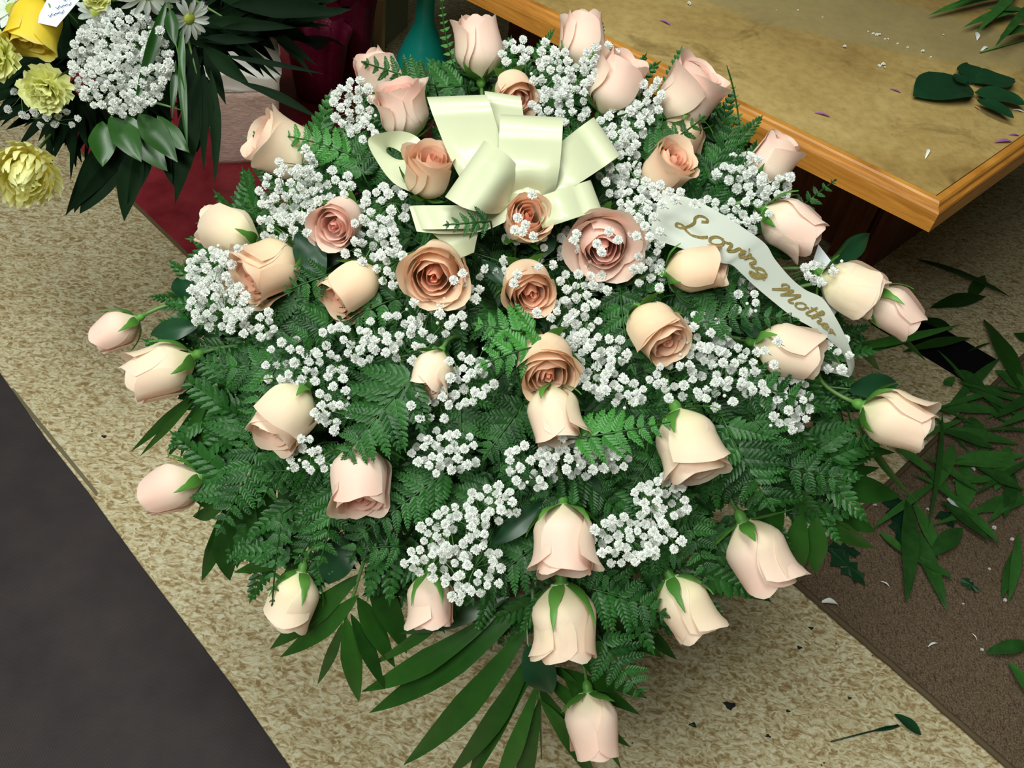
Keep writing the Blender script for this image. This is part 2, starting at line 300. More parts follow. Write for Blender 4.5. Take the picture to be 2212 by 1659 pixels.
# pink foam block, wrapped
pk = mat('crinkled_pink_paper', (0.5, 0.35, 0.33), 0.55, 0.3); g = gpos(pk); mp = nd(pk, 'ShaderNodeMapping'); mp.inputs['Rotation'].default_value = (0.3, 0.6, 0); mp.inputs['Scale'].default_value = (30, 30, 110); lk(pk, g, mp.inputs[0])
n1 = noise_tex(pk, 1.2, 5, 0.65, 1.5, mp.outputs[0]); ra = ramp(pk, n1.outputs[0], [(0.3, S2C((186, 152, 142))), (0.7, S2C((226, 196, 184)))]); lk(pk, ra.outputs[0], BC(pk)); bump(pk, n1.outputs[0], 0.6, 0.004)
wp = mat('white_tissue', S2C((236, 232, 226)), 0.6)
pl = at_z(464, 356, RZ); pr = at_z(606, 352, RZ); dx = (pr-pl).normalized(); dy = Vector((-dx.y, dx.x, 0)); w_ = (pr-pl).length
def pad_box(o, dx, dy, w, dep, z0, z1, n=10, amp=0.004, top=1.0):
    vs, fs = [], []; ring = []
    m_ = 10
    per = [(i/m_, 0) for i in range(m_)]+[(1, i/m_) for i in range(m_)]+[(1-i/m_, 1) for i in range(m_)]+[(0, 1-i/m_) for i in range(m_)]
    L = len(per)
    for k in range(n+1):
        t = k/n; s = 1-(1-top)*t
        for (a, b) in per:
            a_ = 0.5+(a-0.5)*s; b_ = 0.5+(b-0.5)*s
            p = o+dx*w*a_+dy*dep*b_; q_ = noise.noise_vector(Vector((p.x*22, p.y*22, (z0+(z1-z0)*t)*14)))*amp*(0.2 if k == 0 else 1)
            vs.append(Vector((p.x+q_.x, p.y+q_.y, z0+(z1-z0)*t+(q_.z if k else 0))))
    for k in range(n):
        for i in range(L): j = (i+1) % L; fs.append((k*L+i, k*L+j, (k+1)*L+j, (k+1)*L+i))
    fs += [tuple(range(L-1, -1, -1)), tuple(range(n*L, (n+1)*L))]
    return vs, fs
blk = thing('wrapped_pot', pl, 'square pot wrapped in crinkled pale pink paper on the red board', 'pot')
v, f = pad_box(pl, dx, dy, w_, w_, RZ, 0.235, 12, 0.006, 1.06); fixn(part('paper_wrap', v, f, pk, blk))
v, f = pad_box(pl+dx*-0.004-dy*0.004, dx, dy, w_+0.012, w_+0.012, 0.232, 0.285, 6, 0.010, 1.12); fixn(part('tissue_collar', v, f, wp, blk))
# burgundy foil pots
fo = mat('burgundy_foil', S2C((112, 18, 52)), 0.38, 0.5); fo.node_tree.nodes['Principled BSDF'].inputs['Metallic'].default_value = 0.25
g = gpos(fo); n1 = noise_tex(fo, 30, 4, vec=g); bump(fo, n1.outputs[0], 0.6, 0.006)
soil = mat('dark_potting_soil', (0.012, 0.008, 0.006), 0.95, 0.1)
def foil_pot(c, r0, r1, h, label, seed, m=fo, ruff=0.10):
    R_ = random.Random(seed); t = thing('foil_pot', c, label, 'pot'); n = 64; rows = 14; vs, fs = [], []
    ph = R_.uniform(0, 6)
    for k in range(rows+1):
        tt = k/rows; r = r0+(r1-r0)*tt**0.8 + (0.35*(r1-r0)*max(0, tt-0.8)*5 if tt > 0.8 else 0)
        for i in range(n):
            a = 2*PI*i/n; rr = r*(1+ruff*tt*math.sin(11*a+ph)*(0.5+0.5*math.sin(3*a))+0.02*math.sin(23*a))
            vs.append(c+Vector((rr*math.cos(a), rr*math.sin(a), h*tt*(1+0.06*tt*math.sin(7*a+ph)))))
    for k in range(rows):
        for i in range(n): j = (i+1) % n; fs.append((k*n+i, k*n+j, (k+1)*n+j, (k+1)*n+i))
    fs.append(tuple(range(n-1, -1, -1))); part('foil_wrap', vs, fs, m, t)
    vs = [c+Vector((0.9*r1*math.cos(2*PI*i/24), 0.9*r1*math.sin(2*PI*i/24), h*0.72)) for i in range(24)]+[c+Vector((0, 0, h*0.76))]
    part('soil', vs, [(i, (i+1) % 24, 24) for i in range(24)], soil, t); return t
foil_pot(at_z(655, 232, RZ)+Vector((0.02, 0.09, 0)), 0.062, 0.088, 0.20, 'dark burgundy foil wrapped pot on the red board beside the pink one', 3)
foil_pot(at_z(712, 190, RZ)+Vector((0.03, 0.13, 0)), 0.06, 0.072, 0.24, 'burgundy foil wrapped pot partly behind the roses, nearer the grey boxes', 9)
# boxes and teal vase
gx = mat('grey_green_card', S2C((150, 162, 145)), 0.7); bx = mat('beige_wood_strip', S2C((225, 205, 160)), 0.6); tl = mat('teal_ceramic', S2C((30, 200, 185)), 0.28, 0.5)
c = at_z(820, 110, 0); v, f = prism([c+Vector((-0.15, 0.05, 0)), c+Vector((0.0, 0.0, 0)), c+Vector((0.05, 0.2, 0)), c+Vector((-0.1, 0.26, 0))], 0, 0.36)
bxo = thing('cardboard_box', c, 'grey green upright box standing behind the burgundy pots', 'box'); fixn(part('carton', v, f, gx, bxo, smooth=False))
v, f = prism([c+Vector((-0.02, -0.012, 0)), c+Vector((0.012, -0.024, 0)), c+Vector((0.018, -0.006, 0)), c+Vector((-0.014, 0.006, 0))], 0, 0.42)
fixn(solo('wood_strip', v, f, bx, 'wider beige wooden strip leaning upright against the grey green box', 'strip', smooth=False))
v, f = prism([c+Vector((-0.075, 0.004, 0)), c+Vector((-0.055, -0.003, 0)), c+Vector((-0.050, 0.015, 0)), c+Vector((-0.070, 0.022, 0))], 0.0, 0.40)
fixn(solo('wood_strip', v, f, bx, 'narrow beige wooden strip upright against the grey green box', 'strip', smooth=False))
c = at_z(905, 205, 0)+Vector((0.0, 0.02, 0)); n = 40; prof = [(0.045, 0), (0.065, 0.02), (0.08, 0.08), (0.076, 0.12), (0.055, 0.17), (0.028, 0.23), (0.026, 0.33), (0.038, 0.40), (0.034, 0.40), (0.022, 0.33)]
vs = [c+Vector((r*math.cos(2*PI*i/n), r*math.sin(2*PI*i/n), z)) for r, z in prof for i in range(n)]
fs = [(k*n+i, k*n+(i+1) % n, (k+1)*n+(i+1) % n, (k+1)*n+i) for k in range(len(prof)-1) for i in range(n)]+[tuple(range(n-1, -1, -1))]
fixn(solo('teal_vase', vs, fs, tl, 'glossy teal long necked vase behind the fern at the back', 'vase'))
# ------------------------------------------------------------------ plant builders
FC = P(1110, 760, -0.20)            # heart of the foam
def inward(p, k=0.35):
    return p.lerp(FC, k)
def leaf_blade(p0, p1, w, nrm, bend=0.0, fold=0.25, n=10, belly=0.4, tipsharp=1.0, side=0.0, wav=0.0, seed=0, m=5):
    """a lance shaped leaf between two points, width w, folded along its midrib; returns world verts, faces"""
    d = p1-p0; L = d.length; t = d.normalized(); s = t.cross(nrm).normalized(); nn_ = s.cross(t).normalized(); vs, fs = [], []
    R_ = random.Random(seed); ph = R_.uniform(0, 6)
    for i in range(n+1):
        x = i/n
        c = p0+d*x+nn_*bend*L*4*x*(1-x)+s*side*L*4*x*(1-x)
        ww = w*0.5*((x/belly)**0.6 if x < belly else (max(0.0, 1-((x-belly)/(1-belly))**(1.6*tipsharp)))**0.95)
        ww = max(ww, w*0.02 if x < 1 else 0.0002)
        for j in range(m):
            y = -1+2*j/(m-1)
            vs.append(c+s*ww*y*(1-0.08*fold) + nn_*ww*fold*abs(y) + nn_*wav*w*math.sin(9*x+ph+y*1.5)*abs(y))
    for i in range(n):
        for j in range(m-1): a = i*m+j; fs.append((a, a+1, a+m+1, a+m))
    return vs, fs
# fern pinna: 1 unit long along +X, in XY, real toothed leaflets
def pinna_mesh(seed, matl, N=8, lean=0.9):
    R_ = random.Random(seed); vs, fs = [], []
    def zc(x): return -0.16*x*x
    for i in range(N):
        x = 0.05+0.88*i/(N-1); ln = (0.30*(1-x)**0.65+0.05)*R_.uniform(0.9, 1.1); wd2 = 0.062*(1.15-0.55*x)
        for sgn in (1, -1):
            an = math.radians(R_.uniform(46, 58))*sgn*lean; ca, sa = math.cos(an), math.sin(an); b = len(vs); zt = R_.uniform(-0.02, 0.05)
            out = [(0, 0), (0.12, 0.75), (0.34, 1.15), (0.40, 0.88), (0.60, 1.05), (0.66, 0.72), (0.82, 0.68), (1.0, 0), (0.80, -0.62), (0.62, -0.72), (0.56, -1.0), (0.36, -0.9), (0.30, -1.05), (0.12, -0.7)]
            for k, (u, w) in enumerate(out):
                X = u*ln; Y = w*wd2
                vs.append(Vector((x+X*ca-Y*sa, X*sa+Y*ca, zc(x)+zt*u-abs(w)*0.010)))
            X = 0.45*ln; vs.append(Vector((x+X*ca, X*sa, zc(x)+zt*.45+0.012)))
            for k in range(14): fs.append((b+14, b+k, b+(k+1) % 14))
    b = len(vs); tipo = [(0.90, 0.05), (1.12, 0), (0.90, -0.05), (0.84, 0)]
    for X, Y in tipo: vs.append(Vector((X, Y, zc(X))))
    fs.append((b, b+3, b+2, b+1))
    b = len(vs)
    for X in (0, 0.5, 1.0):
        w = 0.010*(1.1-X); vs += [Vector((X, w, zc(X)+0.006)), Vector((X, -w, zc(X)+0.006))]
    fs += [(b, b+1, b+3, b+2), (b+2, b+3, b+5, b+4)]
    return mesh('leaflet', vs, fs, matl, smooth=False)
PIN = {k: [pinna_mesh(s, M[k]) for s in (1, 2, 3)] for k in ('fern', 'fern_bright')}
def basis(t, nrm, s, o):
    x = t.normalized(); z = (nrm-x*nrm.dot(x)).normalized(); y = z.cross(x)
    return Matrix(((x.x*s, y.x*s, z.x*s, o.x), (x.y*s, y.y*s, z.y*s, o.y), (x.z*s, y.z*s, z.z*s, o.z), (0, 0, 0, 1)))
def fern(b, t, w, label, group=None, l0=0.0, l1=0.01, lift=None, kind='fern', seed=0, pairs=None, hang=0.0, root=True):
    """b, t image positions of base and tip, w half width in pixels"""
    R_ = random.Random(seed*31+5); L0 = lift if lift is not None else 0.0
    p0 = P(b[0], b[1], L0+l0); p2 = P(t[0], t[1], L0+l1); nrm = (CAM-p0.lerp(p2, .5)).normalized()
    nrm = (nrm+Vector((R_.uniform(-.3, .3), R_.uniform(-.3, .3), R_.uniform(-.1, .4)))).normalized()
    s = (p2-p0).cross(nrm).normalized()
    p1 = p0.lerp(p2, .5)+nrm*0.012+s*R_.uniform(-.08, .08)*(p2-p0).length
    L = (p2-p0).length; W = w*DD(*b)/FPX
    th = thing('fern_frond', p0, label, 'fern', group)
    pts = bez(p0, p1, p2, 9); root_p = p0+FW*0.05+(FC-p0)*0.08
    if root: pts = [root_p]+pts
    v, f = tube(pts, [0.0010]*(len(pts)-1)+[0.0004], 5); part('midrib', v, f, M['palm'], th)
    n = pairs or max(5, min(11, int(L/0.013)))
    for i in range(n):
        x = 0.10+0.83*(i/(n-1)); c = p0*(1-x)**2+p1*2*x*(1-x)+p2*x*x; tg = ((p1-p0)*(1-x)+(p2-p1)*x).normalized()
        ln = W*1.12*(1-x)**0.75*(0.75+0.25*min(1, x/0.25)) + W*0.16
        for sg in (1, -1):
            an = math.radians(R_.uniform(52, 66))*sg; sd = tg.cross(nrm).normalized()
            dv = tg*math.cos(an)+sd*math.sin(an)+nrm*R_.uniform(-.22, .10)
            nr = (nrm+sd*R_.uniform(-.25, .25)+tg*R_.uniform(-.2, .2)).normalized()
            place('leaflet', R_.choice(PIN[kind]), th, basis(dv, nr, ln*R_.uniform(.9, 1.08), c))
    place('leaflet', R_.choice(PIN[kind]), th, basis((p2-p1), nrm, W*0.42, p2-(p2-p1).normalized()*W*0.25))
    return th
def palm(label, rach, leaves, kind='palm', l0=-0.02, l1=-0.03, group=None, depth=None, seed=0, cat='palm frond', wscale=1.0, joined=False):
    """rach: image points of the rib; leaves: (base, tip, width px)"""
    pp = (lambda x, y, l: P(x, y, l)) if depth is None else (lambda x, y, l: at_d(x, y, depth-l))
    R_ = random.Random(seed+77); rp = [pp(x, y, l0+(l1-l0)*i/max(1, len(rach)-1)) for i, (x, y) in enumerate(rach)]
    th = thing('palm_frond', rp[0], label, cat, group)
    v, f = tube(rp, [0.0022]*(len(rp)-1)+[0.0008], 6); part('midrib', v, f, M['stem'], th)
    for (bx_, by_), (tx, ty), w in leaves:
        dpt = (depth or DD(bx_, by_)); p0 = pp(bx_, by_, (l0+l1)/2-0.002+R_.uniform(0, .004)); p1 = pp(tx, ty, l1+R_.uniform(-.02, .006))
        nrm = (CAM-p0).normalized(); nrm = (nrm+(p1-p0).cross(nrm).normalized()*R_.uniform(-.25, .25)).normalized()
        v, f = leaf_blade(p0, p1, w*wscale*dpt/FPX, nrm, bend=R_.uniform(.01, .05), fold=R_.uniform(.12, .3), belly=R_.uniform(.35, .5), side=R_.uniform(-.04, .04), wav=0.03, seed=R_.randint(0, 999))
        part('leaflet', v, f, M[kind], th)
    return th
def broad_leaf(b, t, w, label, lift=0.0, kind='salal', group=None, seed=0, cat='leaf'):
    R_ = random.Random(seed); p0 = P(b[0], b[1], lift); p1 = P(t[0], t[1], lift+R_.uniform(-.01, .01)); nrm = (CAM-p0).normalized()
    nrm = (nrm+Vector((R_.uniform(-.4, .4), R_.uniform(-.4, .4), .2))).normalized()
    th = thing('broad_leaf', p0, label, cat, group)
    v, f = leaf_blade(p0, p1, w*DD(*b)/FPX, nrm, bend=.05, fold=.2, belly=.42, tipsharp=1.3, wav=.05, n=14, m=7, seed=seed)
    part('blade', v, f, M[kind], th); v, f = tube([inward(p0, .15), p0, p0.lerp(p1, .5)+nrm*0.001], [.0012, .001, .0005], 5); part('leaf_stalk', v, f, M['gypstem'], th)
    return th
# ------------------------------------------------------------------ roses
def lerp3(a, b, t): return tuple(a[i]+(b[i]-a[i])*t for i in range(3))
def petal_geo(R_, a, R, H, W, flare, op, z0=0.0, close=0.3, cols=None, nu=9, nv=10, point=0.1, roll=0.1):
    vs, cl, fs = [], [], []; base, mid, tip = cols; ph = R_.uniform(0, 6); fz = R_.uniform(.85, 1.15)
    for j in range(nv+1):
        v = j/nv
        for i in range(nu):
            u = -1+2*i/(nu-1); au = abs(u)
            vv = v*(1-0.13*au**3.2*v) + point*v**6*(1-au)**2*0.6 + 0.018*v**3*math.sin(5*u+ph)
            wv = W*(0.30+0.70*math.sin(min(1, v*1.35)*PI/2))
            pr = 0.30+0.70*math.sin(min(1.0, vv/0.42)*PI/2) if vv < .42 else 1.0-close*((vv-.42)/.58)**1.5
            rad = R*pr*(1+0.085*u)
            k = max(0.0, vv-0.5)/0.5
            rad += R*flare*k**1.8*fz*(1-0.25*au)
            rad += roll*R*max(0, au-.55)*k*1.2
            z = z0+H*vv - H*0.55*max(0, flare-.35)*k**2.6
            if k > .75: rad += R*0.12*(k-.75)*4*(0.4+flare)*(1 if roll > 0 else 0)
            rad += 0.012*math.sin(7*u+3*v+ph)*k
            an = a+u*wv
            vs.append(Vector((rad*math.cos(an), rad*math.sin(an), z)))
            c = lerp3(base, mid, min(1, vv/0.35)) if vv < .35 else lerp3(mid, tip, min(1, (vv-.35)/.65)**1.3)
            e = max(0, au-.9)*1.5+max(0, vv-.96)*3; c = lerp3(c, (0.92, 0.80, 0.62), min(.5, e))
            cl.append(c)
    for j in range(nv):
        for i in range(nu-1): q = j*nu+i; fs.append((q, q+1, q+nu+1, q+nu))
    return vs, fs, cl
PAL = {  # base, mid, tip of outer petals; core colour
 'cream': ((0.84, 0.84, 0.48), (0.98, 0.81, 0.64), (0.98, 0.73, 0.60), (1.0, 0.52, 0.38)),
 'blush': ((0.86, 0.80, 0.52), (0.98, 0.77, 0.66), (0.98, 0.68, 0.59), (1.0, 0.42, 0.36)),
 'peach': ((0.90, 0.78, 0.46), (0.99, 0.76, 0.55), (0.99, 0.67, 0.49), (1.0, 0.38, 0.25)),
 'yellow': ((0.85, 0.66, 0.05), (0.95, 0.70, 0.04), (0.95, 0.76, 0.08), (0.9, 0.5, 0.02))}
def rose(px, py, size, ang, elev, op, pal, label, lift=0.02, sep=0.5, seed=None, guards=1, stem_to=None, pos=None, name='rose', group='peach roses in the large arrangement', gdir=None):
    """ang: heading of the tip in the image (0 right, 90 up); elev: how far it tips towards the viewer; op: openness; sep: sepal reflex"""
    seed = seed if seed is not None else int(px*7+py*13); R_ = random.Random(seed)
    depth = DD(px, py)-lift if pos is None else pos; c = at_d(px, py, depth); s = size*depth/FPX*(1.15-0.10*max(0, elev)/60); view = (CAM-c).normalized()
    rr = RT-view*RT.dot(view); uu = view.cross(rr.normalized()); rr.normalize()
    A = math.radians(ang); E = math.radians(elev)
    ax = ((rr*math.cos(A)+uu*math.sin(A))*math.cos(E)+view*math.sin(E)).normalized()
    Hh = 1.12*(1-0.12*op); base = c-ax*s*Hh*0.52
    xr = view.cross(ax).normalized(); yr = ax.cross(xr)         # -y side towards/away from viewer
    Wm = Matrix(((xr.x*s, yr.x*s, ax.x*s, 0), (xr.y*s, yr.y*s, ax.y*s, 0), (xr.z*s, yr.z*s, ax.z*s, 0), (0, 0, 0, 1)))
    th = thing(name, base, label, 'rose' if name == 'rose' else 'flower', group)
    bcol, mcol, tcol, core = PAL[pal]; jit = R_.uniform(-.03, .03)
    def add(nm, g):
        vs, fs, cl = g; cl = [(min(1, x+jit), min(1, y+jit*.6), max(0.01, z+jit*.5)) for x, y, z in cl]
        vs = [Wm@v for v in vs]; _child(nm, vs, fs, M['petal'], th, cols=cl)
    rot = R_.uniform(0, 6.28); cl_ = 0.42*(1-op)**1.2
    # tight heart
    for k in range(4):
        R = 0.055+0.045*k; cc = lerp3(core, tcol, .1+k/7)
        add('petal', petal_geo(R_, rot+2.3*k, R, Hh*(0.84+.20*op-.012*k*op), 1.75, 0.05, op, 0, 0.30+.25*op, (mcol, lerp3(mcol, cc, .6), cc), 11, 8, 0.02, 0.0))
    n2 = 5+int(op*3)
    for k in range(n2):
        t = (k+1)/n2; cc = lerp3(core, tcol, 0.6+.4*t); R = 0.215+(0.15+.10*op)*t
        add('petal', petal_geo(R_, rot+1+2.45*k, R, Hh*(0.885+.13*op+.03*t*(1-2*op)), 1.35, 0.02+.05*op, op, 0, max(cl_*.9, 0.10+.30*op), (mcol, lerp3(mcol, cc, .4), cc), 10, 8, 0.03, 0.05))
    for k in range(5):
        R = 0.40+0.017*k
        add('petal', petal_geo(R_, rot+0.4+2*PI*k*2/5+R_.uniform(-.15, .15), R, Hh*(0.96+.02*R_.random()), 1.22, 0.03+.36*op*R_.uniform(.6, 1.4), op, 0, cl_*.85+.05, (bcol, mcol, tcol), 10, 10, 0.12, 0.10))
    for k in range(guards):
        a = R_.uniform(0, 6.28) if gdir is None else math.radians(gdir[k % len(gdir)])
        add('petal', petal_geo(R_, a, 0.475, Hh*R_.uniform(.86, .96), 1.12, 0.10+.32*op+R_.uniform(0, .10), op, 0, .12, (bcol, lerp3(mcol, bcol, .25), lerp3(tcol, mcol, .5)), 10, 10, 0.14, 0.14))
    # calyx, sepals, stem
    vs, fs = [], []; prof = [(0.03, -0.20), (0.075, -0.155), (0.10, -0.09), (0.09, -0.03), (0.13, 0.0), (0.12, 0.03)]
    n = 10; vs = [Wm@Vector((r*math.cos(2*PI*i/n), r*math.sin(2*PI*i/n), z)) for r, z in prof for i in range(n)]
    fs = [(k*n+i, k*n+(i+1) % n, (k+1)*n+(i+1) % n, (k+1)*n+i) for k in range(len(prof)-1) for i in range(n)]; _child('calyx', vs, fs, M['sepal'], th)
    for k in range(5):
        a = 2*PI*k/5+rot; o = Vector((math.cos(a), math.sin(a), 0)); sp = sep*R_.uniform(.7, 1.3)
        ctrl = [o*0.10, o*(0.30+.12*sp)+Vector((0, 0, .03+.03*sp)), o*(.52+.14*sp)+Vector((0, 0, .30-.22*sp)), o*(.53+.30*sp)+Vector((0, 0, .64-.55*sp))]
        vs, fs = [], []; tn = Vector((-math.sin(a), math.cos(a), 0))
        for i in range(9):
            t = i/8; q = ctrl[0]*(1-t)**3+ctrl[1]*3*t*(1-t)**2+ctrl[2]*3*t*t*(1-t)+ctrl[3]*t**3
            w = 0.115*(math.sin(PI*min(1, t*1.1+.16))**.9) if t < .75 else 0.115*0.38*(1-t)/.25+.006
            for y in (-1, 0, 1): vs.append(Wm@(q+tn*w*y+o*(-.02*abs(y))))
        for i in range(8):
            for y in (0, 1): b = i*3+y; fs.append((b, b+1, b+4, b+3))
        _child('sepal', vs, fs, M['sepal'], th)
    b0 = Wm@Vector((0, 0, -.17)); tgt = (stem_to if stem_to is not None else base.lerp(FC, .55))-base
    v, f = tube(bez(b0, b0-ax*s*0.7, tgt, 8), 0.0024, 6); _child('stem', v, f, M['stem'], th)
    return th, c, s
ROSES = [
 (1036, 100, 98, 92, 2, .12, 'blush', 'tall closed peach rose standing upright against the dark gap at the top', dict(sep=.5, guards=1, gdir=[0])),
 (1262, 86, 94, 88, 0, .05, 'blush', 'closed pale rose at the top in front of the bench, its base in white florets', dict(sep=.2)),
 (818, 165, 88, 118, 5, .1, 'blush', 'pale rose bud half covered by a fern tip beside the burgundy foil', dict(lift=-.02, sep=.3)),
 (872, 238, 98, 105, 18, .35, 'blush', 'half open peach rose just above the ribbon loops, next to the dark pot', dict(gdir=[0, 180], guards=2)),
 (1112, 196, 84, 300, 55, .65, 'peach', 'small open rose with a coral heart directly behind the top ribbon loop', dict(lift=.01)),
 (1332, 182, 104, 62, 12, .28, 'blush', 'peach rose tilting towards the bench edge among white florets', dict(gdir=[0], guards=1)),
 (1488, 205, 112, 55, 12, .55, 'blush', 'large pink tinged rose opening out over the bench edge', dict(guards=2)),
 (1472, 296, 84, 250, 10, .4, 'peach', 'peach rose seen behind a dark fern tip below the pink tinged one', dict(lift=-.02)),
 (612, 325, 118, 150, 15, .35, 'cream', 'wide cream rose beside the pink wrapped pot with florets over it', dict(lift=-.02, guards=2)),
 (928, 374, 100, 78, 38, .5, 'peach', 'large orange peach rose lying against the round ribbon loop', dict(lift=.05, guards=1, gdir=[0])),
 (1437, 366, 96, 48, 35, .5, 'peach', 'open peach rose just above the start of the lettered ribbon', dict(lift=.03)),
 (1668, 345, 88, 60, 10, .25, 'blush', 'pale rose against the bench edge, above a clump of florets', dict(sep=.2, guards=1)),
 (735, 478, 102, 215, 62, .45, 'blush', 'rose with a tight pink spiral heart near the red board', dict(guards=1)),
 (1135, 474, 98, 55, 68, .5, 'peach', 'orange rose with a deep coral spiral under the ribbon knot, dotted with florets', dict(lift=.05)),
 (1300, 520, 124, 285, 68, .9, 'blush', 'fully blown pink rose with a coral heart and florets lying across it', dict(guards=3)),
 (492, 502, 98, 160, -5, .15, 'cream', 'cream rosebud over the edge of the red board', dict(lift=-.01, gdir=[90], guards=1)),
 (583, 580, 116, 205, 22, .45, 'peach', 'creamy peach rose turned to the side, above the big floret clump', dict(guards=2)),
 (762, 620, 106, 215, 25, .35, 'peach', 'half open peach rose with pleated heart below the pink spiral one', dict(guards=1)),
 (942, 584, 124, 250, 70, .6, 'peach', 'round open rose with a spiral heart at the end of the ribbon tail', dict(lift=.035, guards=2)),
 (1143, 616, 108, 290, 60, .45, 'peach', 'open rose with a tawny spiral heart directly below the ribbon bow', dict(lift=.03, guards=1)),
 (1503, 580, 100, 8, 12, .3, 'peach', 'peach rosebud lying sideways against the word on the ribbon', dict(lift=.045, gdir=[270], guards=1)),
 (1710, 487, 104, 330, 2, .12, 'blush', 'plump pale rose between the lettered ribbon and the bench corner', dict(gdir=[180], guards=2)),
 (1840, 622, 108, 335, 8, .3, 'cream', 'cream rose with a folded back petal and long sepal beside the white card', dict(gdir=[90], guards=2, sep=.8)),
 (1932, 672, 92, 318, -8, .1, 'blush', 'outermost pale rosebud over the dark floor under the bench corner', dict(sep=.2, guards=0)),
 (250, 716, 78, 212, -5, .08, 'blush', 'small bud wrapped in long green sepals, alone on the side by the dark runner', dict(lift=-.03, sep=.25, guards=0, stem=(420, 655))),
 (346, 802, 112, 205, 0, .15, 'cream', 'cream rose on the outer side beneath the small green bud', dict(lift=-.02, guards=1, sep=.3)),
 (1418, 712, 112, 310, 38, .35, 'peach', 'rose with one big hooding petal and coral heart, below the sideways bud', dict(lift=.03, gdir=[90], guards=2)),
 (1180, 785, 118, 280, 52, .5, 'peach', 'open rose with a coral heart in the middle, upper of the touching pair', dict(lift=.04, gdir=[90, 30], guards=2)),
 (1704, 758, 112, 345, 8, .25, 'cream', 'big yellow cream rose below the end of the lettering, with green calyx', dict(lift=.03, sep=.4, guards=1, gdir=[270])),
 (932, 804, 82, 245, 25, .2, 'cream', 'small cream rosebud in the middle, its torn outer petal over a pleated heart', dict(lift=.025)),
 (617, 897, 120, 235, 22, .3, 'cream', 'cream rose with a pink opening beside the fern on the runner side', dict(lift=.02, gdir=[90], guards=1)),
 (1198, 896, 104, 280, 15, .3, 'cream', 'tapering cream rose with one petal stretched aside, lower of the touching pair', dict(lift=.04, gdir=[0], guards=2)),
 (1936, 908, 112, 335, 2, .15, 'cream', 'cream rose on a long bare stem above the leaf clippings', dict(sep=.5, guards=1, stem=(1770, 800))),
 (1490, 962, 128, 290, 12, .4, 'cream', 'large yellow cream rose with a rolled pink tip next to the bright fern', dict(lift=.03, gdir=[60, 180], guards=2)),
 (782, 1034, 122, 272, 25, .3, 'blush', 'squarish blush rose with a peach eye low in the arrangement', dict(lift=.02, guards=1)),
 (370, 1056, 100, 205, -12, .02, 'blush', 'closed whitish bud over the flecked floor nearest the dark runner', dict(lift=-.04, sep=.5, guards=0)),
 (1218, 1168, 122, 272, 10, .35, 'blush', 'long blush rose in the lower middle, above the one with drooping sepals', dict(lift=.02, gdir=[0, 180], guards=2)),
 (636, 1296, 98, 258, -12, .2, 'cream', 'cream rose hanging down with curly green sepals above the broad palm leaflets', dict(lift=-.04, sep=.15, guards=1)),
 (932, 1298, 92, 275, -5, .3, 'blush', 'ragged blush rose half hidden by a hanging spray of florets', dict(lift=-.02, sep=.1)),
 (1222, 1344, 128, 275, -10, .22, 'cream', 'large cream rose hanging with green sepals over the long palm leaflets', dict(lift=-.01, sep=.05, guards=2, gdir=[180])),
 (1480, 1310, 108, 295, -12, .22, 'cream', 'cream rose hanging over the bare floor with two pointed sepals', dict(lift=-.03, sep=.15, guards=1)),
 (1638, 1200, 122, 292, -10, .22, 'blush', 'plump blush rose at the corner of the brown carpet', dict(lift=-.02, sep=.9, guards=2, gdir=[0, 30])),
 (1282, 1566, 108, 278, -12, .18, 'blush', 'lowest rose of all, hanging over the floor at the front', dict(lift=-.05, sep=.9, guards=1)),
]
RC = []
for (px, py, sz, an, el, op, pal, lab, kw) in ROSES:
    kw = dict(kw); st = kw.pop('stem', None)
    if st: kw['stem_to'] = P(st[0], st[1], -.06)
    rose(px, py, sz, an, el, op, pal, lab, **kw); RC.append((px, py, sz, kw.get('lift', .02)))
# ------------------------------------------------------------------ container, foam, filler greenery
pot = mat('dark_purple_plastic', S2C((40, 16, 32)), 0.45)
c = Vector((FC.x, FC.y+0.09, 0)); n = 48
prof = [(0.08, 0), (0.085, 0.01), (0.10, 0.15), (0.115, 0.30), (0.125, 0.44), (0.128, 0.45), (0.118, 0.45), (0.105, 0.30), (0.08, .05)]
vs = [c+Vector((r*math.cos(2*PI*i/n), r*math.sin(2*PI*i/n), z)) for r, z in prof for i in range(n)]
fs = [(k*n+i, k*n+(i+1) % n, (k+1)*n+(i+1) % n, (k+1)*n+i) for k in range(len(prof)-1) for i in range(n)]+[tuple(range(n-1, -1, -1))]
fixn(solo('flower_container', vs, fs, pot, 'dark purple container hidden beneath the large rose arrangement', 'pot'))
vs, fs = [], []; a, b = 28, 16
for j in range(b+1):
    for i in range(a):
        th_ = PI*j/b; ph = 2*PI*i/a; d = Vector((math.sin(th_)*math.cos(ph), math.sin(th_)*math.sin(ph), math.cos(th_)))
        d = RT*d.x*0.31+UP*d.y*0.26+FW*d.z*0.155; p = FC+FW*0.03+d; p += noise.noise_vector(p*14)*0.01; vs.append(p)
for j in range(b):
    for i in range(a): fs.append((j*a+i, j*a+(i+1) % a, (j+1)*a+(i+1) % a, (j+1)*a+i))
fixn(solo('floral_foam', vs, fs, M['foam'], 'dark wet foam mound holding all the rose stems', 'foam'))
SIL = [(560, 420), (430, 590), (400, 680), (420, 850), (450, 960), (560, 1180), (700, 1230), (850, 1220), (980, 1300), (1250, 1330), (1420, 1330), (1560, 1220), (1720, 1130), (1800, 1010), (1790, 860), (1800, 700), (1720, 560), (1640, 420), (1600, 310), (1480, 240), (1400, 170), (1260, 120), (1000, 140), (870, 200), (740, 270), (640, 330)]
